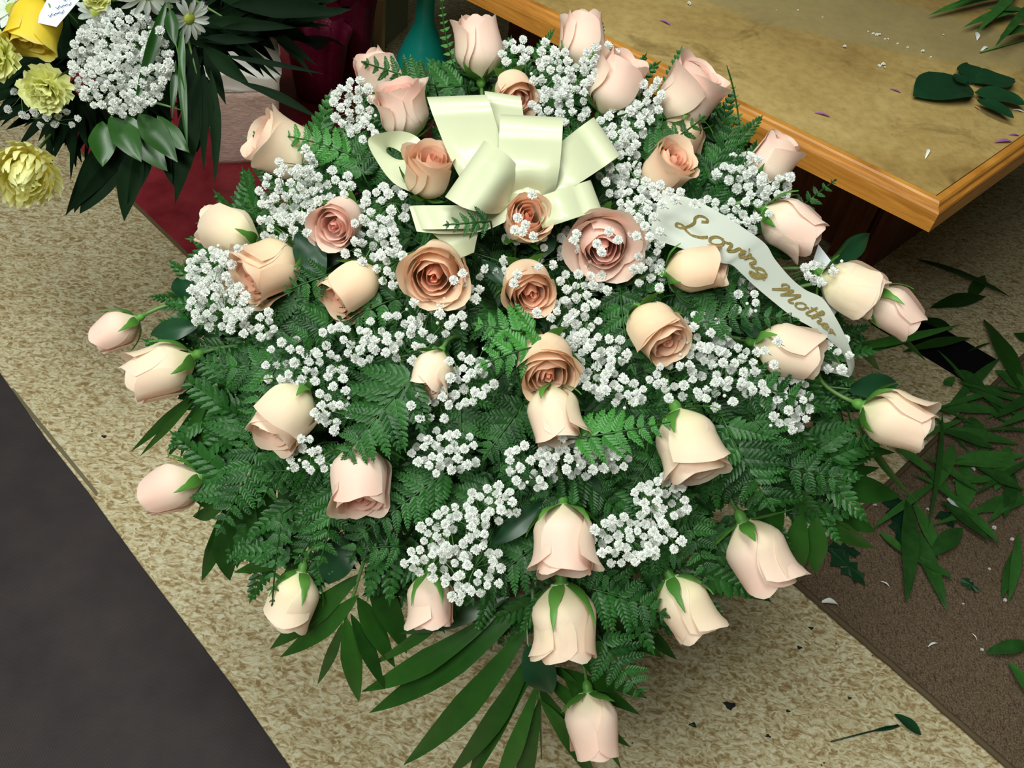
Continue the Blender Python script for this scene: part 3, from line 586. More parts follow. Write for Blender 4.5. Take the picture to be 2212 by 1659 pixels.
def inside(x, y, poly=SIL):
    r = False; n = len(poly)
    for i in range(n):
        x1, y1 = poly[i]; x2, y2 = poly[(i+1) % n]
        if (y1 > y) != (y2 > y) and x < (x2-x1)*(y-y1)/(y2-y1)+x1: r = not r
    return r
# dense small leaves deep between the stems: nobody could count these
pv = np.array([tuple(v.co) for v in PIN['fern'][0].vertices]); pf = [tuple(p.vertices) for p in PIN['fern'][0].polygons]
vs, fs = [], []; k = 0
while k < 900:
    x = RN.uniform(390, 1830); y = RN.uniform(110, 1350)
    if not inside(x, y): continue
    k += 1; p = P(x, y, -RN.uniform(.045, .10)); a = math.atan2(-(y-760), x-1110)+RN.uniform(-1.2, 1.2)
    nr = (-FW+Vector((RN.uniform(-.5, .5), RN.uniform(-.5, .5), RN.uniform(-.5, .5)))).normalized()
    B = basis(RT*math.cos(a)+UP*math.sin(a)-FW*RN.uniform(-.3, .3), nr, RN.uniform(.045, .075), p); B = np.array(B)
    q = pv@B[:3, :3].T+B[:3, 3]; o = len(vs); vs += q.tolist(); fs += [tuple(i+o for i in f) for f in pf]
o = struct('undergrowth', vs, fs, M['fern'], smooth=False); o['kind'] = 'stuff'; tag(o, 'dense dark fern leaves filling the depth of the arrangement', 'greenery')
# ------------------------------------------------------------------ fern fronds
HAND = [
 ((1225, 950), (1448, 912), 62, 'fern_bright', .045, 'bright green fern frond pointing at the yellow cream rose'),
 ((905, 800), (745, 985), 105, 'fern', .035, 'large fern frond above the squarish blush rose'),
 ((1165, 720), (1030, 700), 60, 'fern_bright', .045, 'bright fern tip just below the tawny hearted rose'),
 ((1180, 745), (1040, 790), 60, 'fern_bright', .055, 'bright fern tip overlapping the upper rose of the touching pair'),
 ((1560, 900), (1665, 1095), 92, 'fern', .03, 'broad fern frond drooping above the carpet corner'),
 ((980, 1010), (775, 1160), 75, 'fern', .0, 'dark fern frond beside the squarish blush rose'),
 ((720, 1040), (690, 1215), 70, 'fern', -.01, 'fern frond drooping above the rose with curly sepals'),
 ((610, 1110), (588, 1310), 34, 'fern', -.02, 'narrow fern tip curling beside the rose with curly sepals'),
 ((715, 590), (618, 628), 46, 'fern', .035, 'fern tip reaching past the creamy peach rose'),
 ((940, 185), (785, 135), 48, 'fern', .02, 'fern frond tip across the bud beside the burgundy foil'),
 ((1010, 185), (870, 190), 60, 'fern', .0, 'fern frond behind the ribbon, below the teal vase'),
 ((985, 150), (955, -8), 18, 'fern_bright', .0, 'thin upright fern sprig at the top edge'),
 ((1060, 478), (962, 486), 34, 'fern', .10, 'small fern tip lying on the ribbon tail'),
 ((1385, 340), (1522, 252), 46, 'fern', .04, 'fern tip in front of the pink tinged rose'),
 ((1520, 400), (1590, 255), 60, 'fern', .0, 'fern frond against the bench edge'),
 ((1600, 310), (1570, 142), 13, 'fern_bright', .0, 'spindly fern sprig standing up over the bench'),
 ((1690, 480), (1806, 388), 34, 'fern', -.02, 'fern tip reaching under the bench edge'),
 ((1440, 640), (1640, 640), 80, 'fern', .01, 'fern frond under the lettered ribbon'),
 ((1480, 705), (1722, 690), 46, 'fern', .036, 'dark fern tip overlapping the lettered ribbon'),
 ((1600, 830), (1770, 880), 55, 'fern', .025, 'fern frond below the big yellow cream rose'),
 ((1620, 900), (1690, 1010), 60, 'fern', .01, 'fern frond beside the floret clump over the clippings'),
 ((770, 340), (590, 290), 48, 'fern_bright', .01, 'light fern frond crossing the wide cream rose'),
 ((790, 390), (735, 255), 60, 'fern', .0, 'upright fern frond left of the round ribbon loop'),
 ((610, 480), (500, 425), 36, 'fern', -.03, 'small fern tip over the red board'),
 ((660, 800), (470, 800), 80, 'fern', .0, 'fern frond beside the cream rose on the outer side'),
 ((640, 720), (540, 900), 80, 'fern', .0, 'fern frond below the big floret clump'),
 ((720, 690), (610, 760), 60, 'fern', .01, 'small fern frond beneath the half open peach rose'),
 ((870, 640), (720, 720), 60, 'fern', .0, 'fern frond below the half open peach rose'),
 ((1470, 1080), (1530, 1260), 64, 'fern', -.02, 'fern frond beside the rose with two pointed sepals'),
 ((1270, 1270), (1440, 1330), 76, 'fern', -.02, 'fern frond to the side of the large hanging cream rose'),
 ((1170, 1170), (1010, 1300), 70, 'fern', -.02, 'fern frond between the long blush rose and the hanging florets'),
 ((1290, 1370), (1385, 1500), 76, 'fern', -.03, 'fern frond above the lowest rose'),
 ((560, 960), (470, 1150), 70, 'fern', -.03, 'fern frond over the palm beside the closed whitish bud'),
 ((1390, 640), (1410, 520), 46, 'fern', .0, 'fern frond between the blown rose and the ribbon'),
 ((1340, 620), (1370, 800), 62, 'fern', .0, 'fern frond behind the hooded rose'),
 ((1250, 1100), (1130, 1010), 50, 'fern', .0, 'fern frond under the lower middle florets'),
 ((640, 950), (560, 1090), 60, 'fern', -.02, 'fern frond under the cream rose with a pink opening'),
 ((1700, 1010), (1830, 1040), 60, 'fern', -.03, 'fern frond lying over the side palm'),
 ((1420, 960), (1360, 1060), 50, 'fern', -.01, 'fern frond behind the rolled tip cream rose'),
 ((870, 1180), (760, 1190), 50, 'fern', -.02, 'fern frond above the broad palm leaflets'),
]
for i, (b, t, w, kd, lf, lab) in enumerate(HAND): fern(b, t, w, lab, 'fern fronds of the large arrangement', lift=lf, kind=kd, seed=i+1)
k = 0; tries = 0; used = []
while k < 84 and tries < 6000:
    tries += 1; x = RN.uniform(400, 1820); y = RN.uniform(130, 1330)
    if not inside((x-1110)/.87+1110, (y-740)/.90+740) or any((x-a)**2+(y-b)**2 < 85**2 for a, b in used): continue
    used.append((x, y)); k += 1
    a = math.atan2(y-700, x-1110)+RN.uniform(-.7, .7); L = RN.uniform(130, 190)
    b = (x-math.cos(a)*L*.5, y-math.sin(a)*L*.5); t = (x+math.cos(a)*L*.5, y+math.sin(a)*L*.5)
    fern(b, t, RN.uniform(52, 78), 'dark green fern frond filling the gaps between roses and florets', 'filler fern fronds', lift=RN.uniform(-.045, -.012), kind='fern', seed=100+k, pairs=8)
# ------------------------------------------------------------------ broad leaves
for i, (b, t, w, lf, lab) in enumerate([
 ((430, 700), (325, 722), 50, -.03, 'dark broad leaf pointing at the small green bud'),
 ((410, 660), (385, 600), 60, -.04, 'dark broad leaf above the small green bud stem'),
 ((700, 600), (640, 500), 70, .01, 'dark broad leaf between two peach roses'),
 ((640, 560), (760, 545), 60, -.01, 'dark broad leaf under the pink spiral rose'),
 ((1140, 1390), (1190, 1500), 80, -.05, 'blue green broad leaf beneath the large hanging cream rose'),
 ((1290, 1370), (1390, 1420), 60, -.06, 'grey green broad leaf beside the large hanging cream rose'),
 ((1180, 1080), (1060, 1180), 50, -.01, 'grey green leaf behind the middle floret spray'),
 ((1250, 1010), (1290, 1100), 60, -.02, 'broad leaf above the long blush rose'),
 ((1790, 570), (1880, 505), 56, -.16, 'dark broad leaf under the bench corner'),
 ((1830, 840), (1940, 830), 60, -.03, 'glossy broad leaf above the long stemmed rose'),
 ((740, 1150), (712, 1262), 90, -.05, 'translucent broad leaf below the fern, beside the broad palm'),
 ((1090, 620), (1040, 560), 34, .02, 'small leaf beside the tawny hearted rose'),
 ((1165, 560), (1200, 500), 34, .03, 'small leaf between the ribbon bow and the blown rose'),
 ((1650, 730), (1600, 700), 30, .02, 'small leaf tip by the big yellow cream rose')]):
    broad_leaf(b, t, w, lab, lift=lf, seed=i)
# ------------------------------------------------------------------ palms of the large arrangement
palm(wscale=1.2, label='long palm frond fanning out over the floor at the front', rach=[(1150, 1270), (1158, 1400), (1165, 1500), (1170, 1640)],
 leaves=[((1135, 1305), (798, 1540), 62), ((1080, 1320), (781, 1494), 48), ((1150, 1340), (872, 1652), 54), ((1155, 1395), (955, 1690), 44), ((1160, 1440), (1005, 1720), 42), ((1162, 1475), (1055, 1740), 36), ((1165, 1510), (1108, 1760), 38),
  ((1165, 1510), (1290, 1700), 36), ((1163, 1480), (1275, 1640), 34), ((1165, 1450), (1362, 1614), 36), ((1185, 1440), (1384, 1545), 36), ((1210, 1440), (1342, 1662), 34), ((1250, 1420), (1398, 1508), 34)], l0=-.05, l1=-.08, seed=1)
palm('palm leaflets spreading behind the hanging roses over the bare floor', [(1280, 1260), (1340, 1340)],
 [((1330, 1320), (1462, 1425), 46), ((1320, 1340), (1432, 1420), 40), ((1300, 1310), (1520, 1330), 30), ((1100, 1290), (860, 1370), 50), ((1000, 1290), (790, 1440), 30)], l0=-.05, l1=-.07, seed=2)
palm('broad dark palm frond hanging at the front on the runner side', [(802, 1160), (785, 1215), (762, 1290), (742, 1350)],
 [((782, 1238), (584, 1402), 58), ((775, 1285), (605, 1420), 50), ((788, 1225), (878, 1412), 62), ((772, 1290), (853, 1442), 54), ((757, 1325), (830, 1488), 40), ((746, 1330), (775, 1516), 52), ((740, 1345), (686, 1478), 28)], l0=-.05, l1=-.07, seed=3)
palm('thin drooping palm leaflets below the cream outer rose', [(470, 830), (430, 852), (405, 870)],
 [((420, 850), (283, 975), 24), ((428, 855), (303, 985), 18), ((435, 860), (362, 988), 24), ((448, 868), (390, 988), 26), ((455, 880), (440, 960), 26)], l0=-.04, l1=-.07, seed=4)
palm('palm frond spreading beside the closed whitish bud', [(600, 850), (540, 960), (490, 1100)],
 [((530, 915), (424, 886), 46), ((500, 965), (392, 948), 44), ((478, 1090), (418, 1074), 26), ((480, 1098), (417, 1116), 32), ((480, 1105), (436, 1254), 40), ((492, 1100), (497, 1254), 60), ((530, 1040), (512, 1228), 60), ((548, 1090), (540, 1218), 32), ((560, 1000), (590, 1180), 60), ((610, 1000), (640, 1190), 60)], l0=-.05, l1=-.07, seed=5)
palm('palm leaflets above the rose with curly sepals', [(700, 1120), (650, 1180)],
 [((660, 1180), (506, 1236), 42), ((690, 1160), (560, 1180), 40), ((700, 1170), (770, 1230), 40)], l0=-.05, l1=-.07, seed=6)
palm('wide glossy palm frond over the carpet corner', [(1660, 930), (1720, 1020), (1770, 1110)],
 [((1710, 985), (1934, 978), 58), ((1765, 1040), (1946, 1072), 66), ((1760, 1020), (1900, 1010), 40), ((1768, 1100), (1892, 1150), 50), ((1770, 1112), (1888, 1184), 46), ((1765, 1115), (1762, 1238), 58), ((1735, 1105), (1722, 1256), 62), ((1660, 1050), (1672, 1200), 78), ((1690, 940), (1850, 930), 46)], l0=-.05, l1=-.07, seed=7)
palm('narrow palm blades below the long stemmed rose', [(1780, 880), (1830, 900)],
 [((1800, 880), (1822, 1080), 14), ((1815, 880), (1860, 1100), 13), ((1830, 885), (1878, 1080), 13), ((1845, 900), (1990, 1092), 20), ((1790, 880), (1880, 880), 22)], l0=-.07, l1=-.12, seed=8)
palm('single pointed palm leaflet under the plump blush rose', [(1540, 1220), (1570, 1245)], [((1560, 1240), (1665, 1298), 44)], l0=-.06, l1=-.08, seed=9)
palm('dark palm blades reaching under the bench beside the outermost bud', [(1750, 760), (1800, 760)],
 [((1780, 760), (2080, 700), 26), ((1780, 770), (1990, 730), 26), ((1810, 640), (2000, 780), 24), ((1840, 700), (1900, 800), 26)], l0=-.08, l1=-.16, seed=10, kind='palm')
# ------------------------------------------------------------------ baby's breath
def floret_mesh(seed):
    R_ = random.Random(seed); vs, fs = [], []; mi = []
    for ring, (n, el, r, ln) in enumerate(((7, 8, .28, .78), (7, 32, .22, .74), (6, 55, .14, .72), (3, 76, .05, .70))):
        for k in range(n):
            a = 2*PI*k/n+ring*.5+R_.uniform(-.2, .2); e = math.radians(el+R_.uniform(-9, 9)); d = Vector((math.cos(a)*math.cos(e), math.sin(a)*math.cos(e), math.sin(e)))
            t = Vector((-math.sin(a), math.cos(a), 0)); u = d.cross(t); w = R_.uniform(.26, .36); L = ln*R_.uniform(.9, 1.2); b = len(vs); o = Vector((0, 0, -.10))
            vs += [o+d*r*.4, o+d*L*.7+t*w-u*.08, o+d*L+t*w*.55-u*.02, o+d*L*.90+u*.10, o+d*L-t*w*.55-u*.02, o+d*L*.7-t*w-u*.08]
            fs += [(b, b+1, b+2, b+3), (b, b+3, b+4, b+5)]; mi += [0, 0]
    b = len(vs)
    for k in range(6): vs.append(Vector((.26*math.cos(k*PI/3), .26*math.sin(k*PI/3), -.14)))
    vs.append(Vector((0, 0, -.62)))
    for k in range(6): fs.append((b+k, b+(k+1) % 6, b+6)); mi.append(1)
    return mesh('floret', vs, fs, [M['white_petal'], M['gypstem']], smooth=False, midx=mi)
FLO = [floret_mesh(s) for s in range(5)]
def spray(cx, cy, rx, ry, n, label, group="baby's breath in the large arrangement", depthf=None, l0=.0, l1=.05, size=13.6, avoid=True, seed=0, heart=None, sub=0.10):
    R_ = random.Random(seed*17+3); pf_ = depthf or (lambda x, y, l: P(x, y, l)); H_ = heart or FC
    root = pf_(cx, cy, -.03).lerp(H_, .12)
    th = thing('babys_breath_spray', root, label, 'flower spray', group)
    pts = []; tr = 0
    while len(pts) < n and tr < n*40:
        tr += 1; r = math.sqrt(R_.random())*1.12; a = R_.uniform(0, 2*PI); x = cx+rx*r*math.cos(a); y = cy+ry*r*math.sin(a)
        md = 15 if tr < n*12 else 10
        if any((x-q[0])**2+(y-q[1])**2 < md*md for q in pts): continue
        l = R_.uniform(l0, l1)
        if avoid:
            bad = False
            for (qx, qy, qs, ql) in RC:
                if (x-qx)**2+(y-qy)**2 < (qs*.47)**2: bad = True
            if bad and R_.random() < .93: continue
            if bad: l = max(l, .085)
        pts.append((x, y, l))
    segs = []; nodes = []
    m = max(2, n//7)
    for k in range(m):
        x, y, l = R_.choice(pts) if pts else (cx, cy, 0); q = pf_((x+cx)/2, (y+cy)/2, l*.2-.012); nodes.append(q)
        v, f = tube([root, root.lerp(q, .5)+Vector((0, 0, .004)), q], [.0010, .0008, .0006], 3, False); segs.append((v, f))
    for (x, y, l) in pts:
        p = pf_(x, y, l); nd_ = min(nodes, key=lambda q: (q-p).length); view = (CAM-p).normalized()
        dv = ((p-nd_).normalized()*.7+view*1.1+Vector((R_.uniform(-.5, .5), R_.uniform(-.5, .5), R_.uniform(-.3, .5)))).normalized()
        dep = proj(p)[2]; s = size*R_.uniform(.82, 1.14)*dep/FPX
        tq = dv.orthogonal().normalized(); place('floret', R_.choice(FLO), th, basis(tq, dv, s, p))
        e = p-dv*s*.55; v, f = tube([nd_, nd_.lerp(e, .6)-dv*.004, e], [.00055, .00045, .0004], 3, False); segs.append((v, f))
        if R_.random() < sub:   # small round unopened bud
            bp = p+Vector((R_.uniform(-1, 1), R_.uniform(-1, 1), R_.uniform(-1, 1)))*.012
            v, f = tube([bp+view*.002*i for i in (-1, -.5, 0, .5, 1)], [.0004, .0017, .002, .0017, .0004], 6); part('flower_bud', v, f, M['white_petal'], th)
            v, f = tube([nd_, bp], .0004, 3, False); segs.append((v, f))
    v, f = cat(segs); part('stem', v, f, M['gypstem'], th, smooth=False)
    return th
GY = [
 (1140, 112, 55, 32, 14, 'top clump beside the tall closed rose'), (1232, 160, 75, 45, 30, 'clump between the two topmost roses'), (1290, 118, 45, 22, 10, 'florets hiding the base of the pale top rose'),
 (1215, 225, 60, 35, 16, 'florets above the tallest ribbon loops'), (1400, 215, 42, 40, 14, 'florets between the bench edge and the pink tinged rose'), (1345, 265, 55, 32, 14, 'florets beneath the rose tilting at the bench'),
 (765, 225, 42, 48, 22, 'clump in front of the burgundy foil'), (790, 292, 30, 25, 7, 'few florets below the burgundy foil clump'), (640, 345, 40, 25, 8, 'florets scattered on the wide cream rose'),
 (628, 418, 62, 48, 30, 'clump above the red board'), (705, 400, 55, 30, 14, 'florets over the pink spiral rose'), (610, 490, 50, 35, 14, 'florets above the creamy peach rose'),
 (830, 450, 45, 50, 18, 'florets beside the large orange peach rose'), (800, 520, 62, 45, 22, 'florets between the pink spiral rose and the ribbon tail'), (850, 580, 45, 35, 12, 'florets beside the round spiral rose'),
 (455, 580, 42, 42, 20, 'clump below the cream bud on the board edge'), (470, 655, 58, 50, 34, 'largest outer clump beside the dark runner'), (545, 690, 50, 40, 18, 'florets under the creamy peach rose'), (500, 540, 30, 30, 8, 'few florets on the cream bud'),
 (630, 790, 55, 55, 24, 'florets above the cream rose with pink opening'), (740, 760, 65, 55, 22, 'florets above the large fern frond'), (820, 700, 45, 50, 11, 'loose florets under the half open peach rose'), (940, 690, 65, 42, 16, 'loose florets under the round spiral rose'),
 (720, 880, 42, 45, 14, 'florets against the cream rose with pink opening'), (670, 985, 42, 38, 12, 'florets beside the squarish blush rose'), (870, 770, 40, 50, 10, 'florets beside the small cream bud'),
 (930, 875, 62, 32, 16, 'florets beneath the small cream bud'), (1010, 820, 52, 50, 22, 'florets between the small bud and the touching pair'),
 (960, 980, 72, 48, 28, 'loose spray above the middle gap'), (1150, 1005, 52, 45, 20, 'florets under the touching pair'), (1240, 985, 68, 42, 26, 'florets below the bright fern'), (1310, 985, 45, 35, 12, 'florets beside the rolled tip rose'),
 (1060, 1090, 55, 38, 20, 'florets above the grey green leaf'), (985, 1150, 72, 50, 30, 'hanging spray above the ragged rose'), (940, 1215, 60, 40, 20, 'florets covering the ragged rose'), (1040, 1230, 45, 50, 16, 'florets tumbling beside the ragged rose'), (980, 1280, 35, 20, 6, 'lowest few florets of all'),
 (1425, 1080, 58, 48, 26, 'florets below the rolled tip rose'), (1350, 1170, 68, 48, 34, 'clump beside the long blush rose'), (1430, 1165, 38, 32, 10, 'florets above the rose with two sepals'),
 (1240, 690, 48, 48, 20, 'florets below the tawny hearted rose'), (1260, 620, 50, 40, 16, 'florets beside the tawny hearted rose'), (1290, 780, 62, 62, 34, 'clump beside the upper rose of the pair'), (1340, 850, 48, 32, 12, 'florets above the bright fern'),
 (1510, 730, 58, 45, 26, 'clump beside the hooded rose'), (1580, 780, 55, 45, 22, 'clump beside the big yellow cream rose'), (1460, 820, 52, 38, 16, 'florets above the rolled tip rose'), (1570, 850, 55, 30, 12, 'florets above the broad fern'),
 (1705, 870, 40, 55, 24, 'clump under the big yellow cream rose'), (1650, 850, 35, 30, 8, 'few florets below the ribbon end'),
 (1385, 430, 52, 48, 24, 'clump where the lettered ribbon begins'), (1340, 370, 42, 50, 20, 'florets against the ribbon loop'), (1395, 520, 32, 42, 14, 'florets beside the blown rose'), (1400, 590, 35, 40, 12, 'florets beside the sideways bud'), (1330, 310, 50, 30, 12, 'florets above the end ribbon loop'),
 (1600, 370, 48, 35, 18, 'florets in front of the bench edge'), (1660, 395, 48, 35, 20, 'florets under the rose by the bench edge'), (1620, 460, 58, 35, 14, 'florets above the lettered ribbon'), (1520, 455, 40, 25, 7, 'few florets on the ribbon edge'),
 (1110, 560, 90, 50, 13, 'sparse florets between the spiral roses'), (1210, 500, 50, 50, 12, 'florets between the coral hearted roses'), (1000, 640, 40, 30, 8, 'florets against the round spiral rose'),
 (1770, 590, 32, 30, 8, 'florets beside the white card'), (1810, 770, 28, 40, 7, 'florets by the curled ribbon end'), (1610, 640, 30, 40, 8, 'shaded florets below the lettering')]
for i, (cx, cy, rx, ry, n, w) in enumerate(GY): spray(cx, cy, rx, ry, int(n*1.08), "white baby's breath, "+w, seed=i)
def dots(label, pts, seed, lift):
    th = thing('babys_breath_spray', P(pts[0][0], pts[0][1], lift-.03), label, 'flower spray', "baby's breath in the large arrangement"); R_ = random.Random(seed); segs = []
    for (x, y) in pts:
        p = P(x, y, lift); view = (CAM-p).normalized(); dv = (view+Vector((R_.uniform(-.3, .3), R_.uniform(-.3, .3), .2))).normalized(); s = 12.5*DD(x, y)/FPX
        place('floret', R_.choice(FLO), th, basis(dv.orthogonal().normalized(), dv, s, p)); v, f = tube([p-dv*s*.5, p-view*.03+(P(x+30, y+20, lift)-p)*.5], .0004, 3, False); segs.append((v, f))
    v, f = cat(segs); part('stem', v, f, M['gypstem'], th, smooth=False)
dots("white baby's breath florets resting on the deep coral rose", [(1118, 470), (1112, 497), (1135, 485), (1150, 420), (1128, 500), (1152, 510)], 1, .11)
dots("white baby's breath florets resting on the fully blown rose", [(1245, 505), (1315, 500), (1335, 518), (1300, 545), (1290, 527), (1240, 518)], 2, .10)
dots("three white florets resting on the big yellow cream rose", [(1652, 758), (1680, 738), (1672, 788)], 3, .10)
dots("white florets resting on the upper rose of the touching pair", [(1110, 612), (1160, 675), (980, 605), (1000, 590)], 4, .10)
dots("white baby's breath florets over the start of the lettered ribbon", [(1385, 430), (1398, 452), (1418, 424), (1392, 488), (1430, 442), (1446, 414), (1404, 512), (1380, 470), (1458, 432), (1412, 468), (1425, 500), (1500, 440), (1470, 415), (1375, 510)], 5, .095)
# ------------------------------------------------------------------ ribbon bow
sat = mat('cream_satin', (0.53, 0.555, 0.375), 0.34, 0.55); sat.node_tree.nodes['Principled BSDF'].inputs['Sheen Weight'].default_value = 0.1
sat.node_tree.nodes['Principled BSDF'].inputs['Anisotropic'].default_value = 0.5
sat2 = mat('white_satin', (0.52, 0.545, 0.49), 0.3, 0.55); gold = mat('gold_glitter', S2C((205, 180, 95)), 0.35); gold.node_tree.nodes['Principled BSDF'].inputs['Metallic'].default_value = 0.35
g = gpos(gold); n1 = noise_tex(gold, 1800, 2, vec=g); bump(gold, n1.outputs[0], 1.0, 0.004); ra = ramp(gold, n1.outputs[0], [(0.4, S2C((170, 136, 50))), (0.6, S2C((236, 222, 150)))]); lk(gold, ra.outputs[0], BC(gold))
BL = 0.055
KN = (1140, 425)
bow = thing('ribbon_bow', P(KN[0], KN[1], BL), 'large cream satin ribbon bow with wide loops', 'bow')
def loop(a, b, knot=KN, kw=26, lift=.09, r=.018, bulge=.02, l0=BL, n=16, m=9, back=.6):
    """ribbon loop: leaves the knot, folds over between image points a and b, and returns underneath"""
    ka = Vector((knot[0], knot[1])); A_ = Vector(a); B_ = Vector(b); w = (B_-A_); wn = w.normalized(); k1 = ka-wn*kw; k2 = ka+wn*kw
    rows = []; mid = (A_+B_)/2; hw = w.length/2
    for j in range(m):
        u = j/(m-1); q = A_.lerp(B_, u); y = 2*u-1; pm = P(mid.x, mid.y, lift); p2 = P(q.x, q.y, lift); view = (CAM-pm).normalized()
        out = (pm-P(ka.x, ka.y, l0)).normalized(); out = (out-view*out.dot(view)).normalized(); row = []
        def top(t, lf):
            g = t**.42; c_ = ka.lerp(mid, t); hh = kw+(hw-kw)*g; x_ = c_+wn*hh*y
            return P(x_.x, x_.y, lf+.005*math.sin(3*PI*u)*(1-g)*1.5)
        off = (p2-P((mid+wn*hw*y).x, (mid+wn*hw*y).y, lift))
        for i in range(n):
            t = i/(n-1); row.append(top(t, l0+(lift-l0)*t)+(CAM-pm).normalized()*(bulge*math.sin(PI*t)*(1-.3*abs(y)))-out*r*t)
        e = row[-1]; cen = e-view*r
        for i in range(1, 12): an = PI*i/11; row.append(cen+view*r*math.cos(an)+out*r*math.sin(an))
        for i in range(1, n):
            t = 1-i/(n-1); row.append(top(t, l0-.015+(lift-2*r-l0+.015)*t)-out*r*t)
        rows.append(row)
    L = len(rows[0]); vs = [p for row in rows for p in row]; fs = [(j*L+i, j*L+i+1, (j+1)*L+i+1, (j+1)*L+i) for j in range(m-1) for i in range(L-1)]
    return vs, fs
for (a, b, kn, kw, lf, r, bu) in [
 ((1046, 196), (1125, 208), (1105, 330), 30, .055, .012, .01),
 ((921, 209), (1052, 204), (1050, 395), 44, .085, .018, .02),
 ((1283, 252), (1340, 335), (1165, 400), 34, .078, .020, .018),
 ((1080, 246), (1217, 253), KN, 52, .110, .022, .025),
 ((1276, 388), (1300, 452), (1160, 462), 34, .078, .018, .015),
 ((884, 444), (905, 496), (1060, 468), 24, .075, .014, .012),
 ((1046, 302), (960, 426), (1110, 425), 32, .122, .020, .02)]:
    v, f = loop(a, b, knot=kn, kw=kw, lift=lf, r=r, bulge=bu); part('ribbon_loop', v, f, sat, bow)
def strip(pts, widths, dirs, mats, parent, name='ribbon_tail', m=7, sub=6):
    """ribbon from centre points in space, half widths and width directions; returns sampler"""
    n = len(pts); C, Wd = [], []
    for i in range(n-1):
        p0, p1, p2, p3 = pts[max(i-1, 0)], pts[i], pts[i+1], pts[min(i+2, n-1)]
        d0, d1, d2, d3 = [dirs[k]*widths[k] for k in (max(i-1, 0), i, i+1, min(i+2, n-1))]
        for s in range(sub):
            t = s/sub; f_ = lambda a, b, c, d: (b*2+(c-a)*t+(a*2-b*5+c*4-d)*t*t+(b*3-a-c*3+d)*t**3)*.5
            C.append(f_(p0, p1, p2, p3)); Wd.append(f_(d0, d1, d2, d3))
    C.append(pts[-1]); Wd.append(dirs[-1]*widths[-1]); vs, fs = [], []
    for c, w in zip(C, Wd):
        for j in range(m): vs.append(c+w*(-1+2*j/(m-1)))
    for i in range(len(C)-1):
        for j in range(m-1): a = i*m+j; fs.append((a, a+1, a+m+1, a+m))
    o = part(name, vs, fs, mats, parent); return C, Wd
def edge_strip(L1, L2, lifts, mats, parent, name, **k):
    pts, wd_, dr_ = [], [], []
    for (x1, y1), (x2, y2), l in zip(L1, L2, lifts):
        l = l if isinstance(l, tuple) else (l, l); a = P(x1, y1, l[0]); b = P(x2, y2, l[1]); pts.append((a+b)/2); wd_.append((b-a).length/2); dr_.append((b-a).normalized())
    return strip(pts, wd_, dr_, mats, parent, name, **k)
# round loop on the side (seen edge on): a ring with an open eye
edge_strip([(900, 420), (850, 395), (812, 345), (795, 302), (830, 286), (872, 284), (904, 298), (918, 322)],
           [(935, 330), (900, 340), (862, 345), (836, 330), (838, 318), (855, 322), (872, 334), (890, 352)],
           [(.03, .03), (.035, .03), (.045, .03), (.055, .03), (.065, .035), (.06, .04), (.05, .04), (.045, .04)], sat, bow, 'ribbon_loop')
edge_strip([(1120, 430), (1040, 452), (960, 448), (884, 446)], [(1090, 480), (1040, 500), (960, 505), (900, 500)], [.06, .06, .065, .07], sat, bow, 'ribbon_tail')
edge_strip([(886, 452), (930, 500), (962, 530), (985, 562)], [(1040, 470), (1035, 495), (1030, 515), (1024, 545)], [.07, .055, .05, .04], sat, bow, 'ribbon_tail')
for dx_, dy_, rr in ((0, 0, .020), ):
    p = P(KN[0], KN[1], BL-.004); vs, fs = [], []
    for j in range(9):
        for i in range(14):
            th_ = PI*j/8; ph = 2*PI*i/14; vs.append(p+(RT*math.sin(th_)*math.cos(ph)*1.5+UP*math.sin(th_)*math.sin(ph)-FW*math.cos(th_)*.7)*rr*(1+.08*math.sin(5*ph)))
    for j in range(8):
        for i in range(14): fs.append((j*14+i, j*14+(i+1) % 14, (j+1)*14+(i+1) % 14, (j+1)*14+i))
    part('knot', vs, fs, sat, bow)
# lettered ribbon
ban = thing('lettered_ribbon', P(1405, 470, .03), 'white satin ribbon with gold glitter script reading Loving Mother', 'ribbon')
T1 = [(1432, 410), (1500, 432), (1552, 458), (1625, 505), (1656, 530), (1674, 560), (1708, 600), (1740, 626), (1776, 644), (1804, 684), (1830, 735), (1845, 777), (1845, 798)]
T2 = [(1400, 510), (1440, 526), (1477, 538), (1552, 566), (1580, 572), (1603, 592), (1628, 616), (1666, 648), (1712, 684), (1758, 710), (1796, 738), (1824, 770), (1837, 813)]
LF = [.035, .05, .058, .058, .052, .045, .036, .030, .028, .026, .016, .0, -.018]
BC_, BW_ = edge_strip(T1, T2, LF, sat2, ban, 'ribbon_band', sub=8, m=9)
edge_strip([(1842, 800), (1820, 790), (1790, 770), (1760, 752)], [(1834, 815), (1800, 806), (1770, 800), (1744, 800)], [-.02, -.035, -.045, -.055], sat2, ban, 'ribbon_tail')
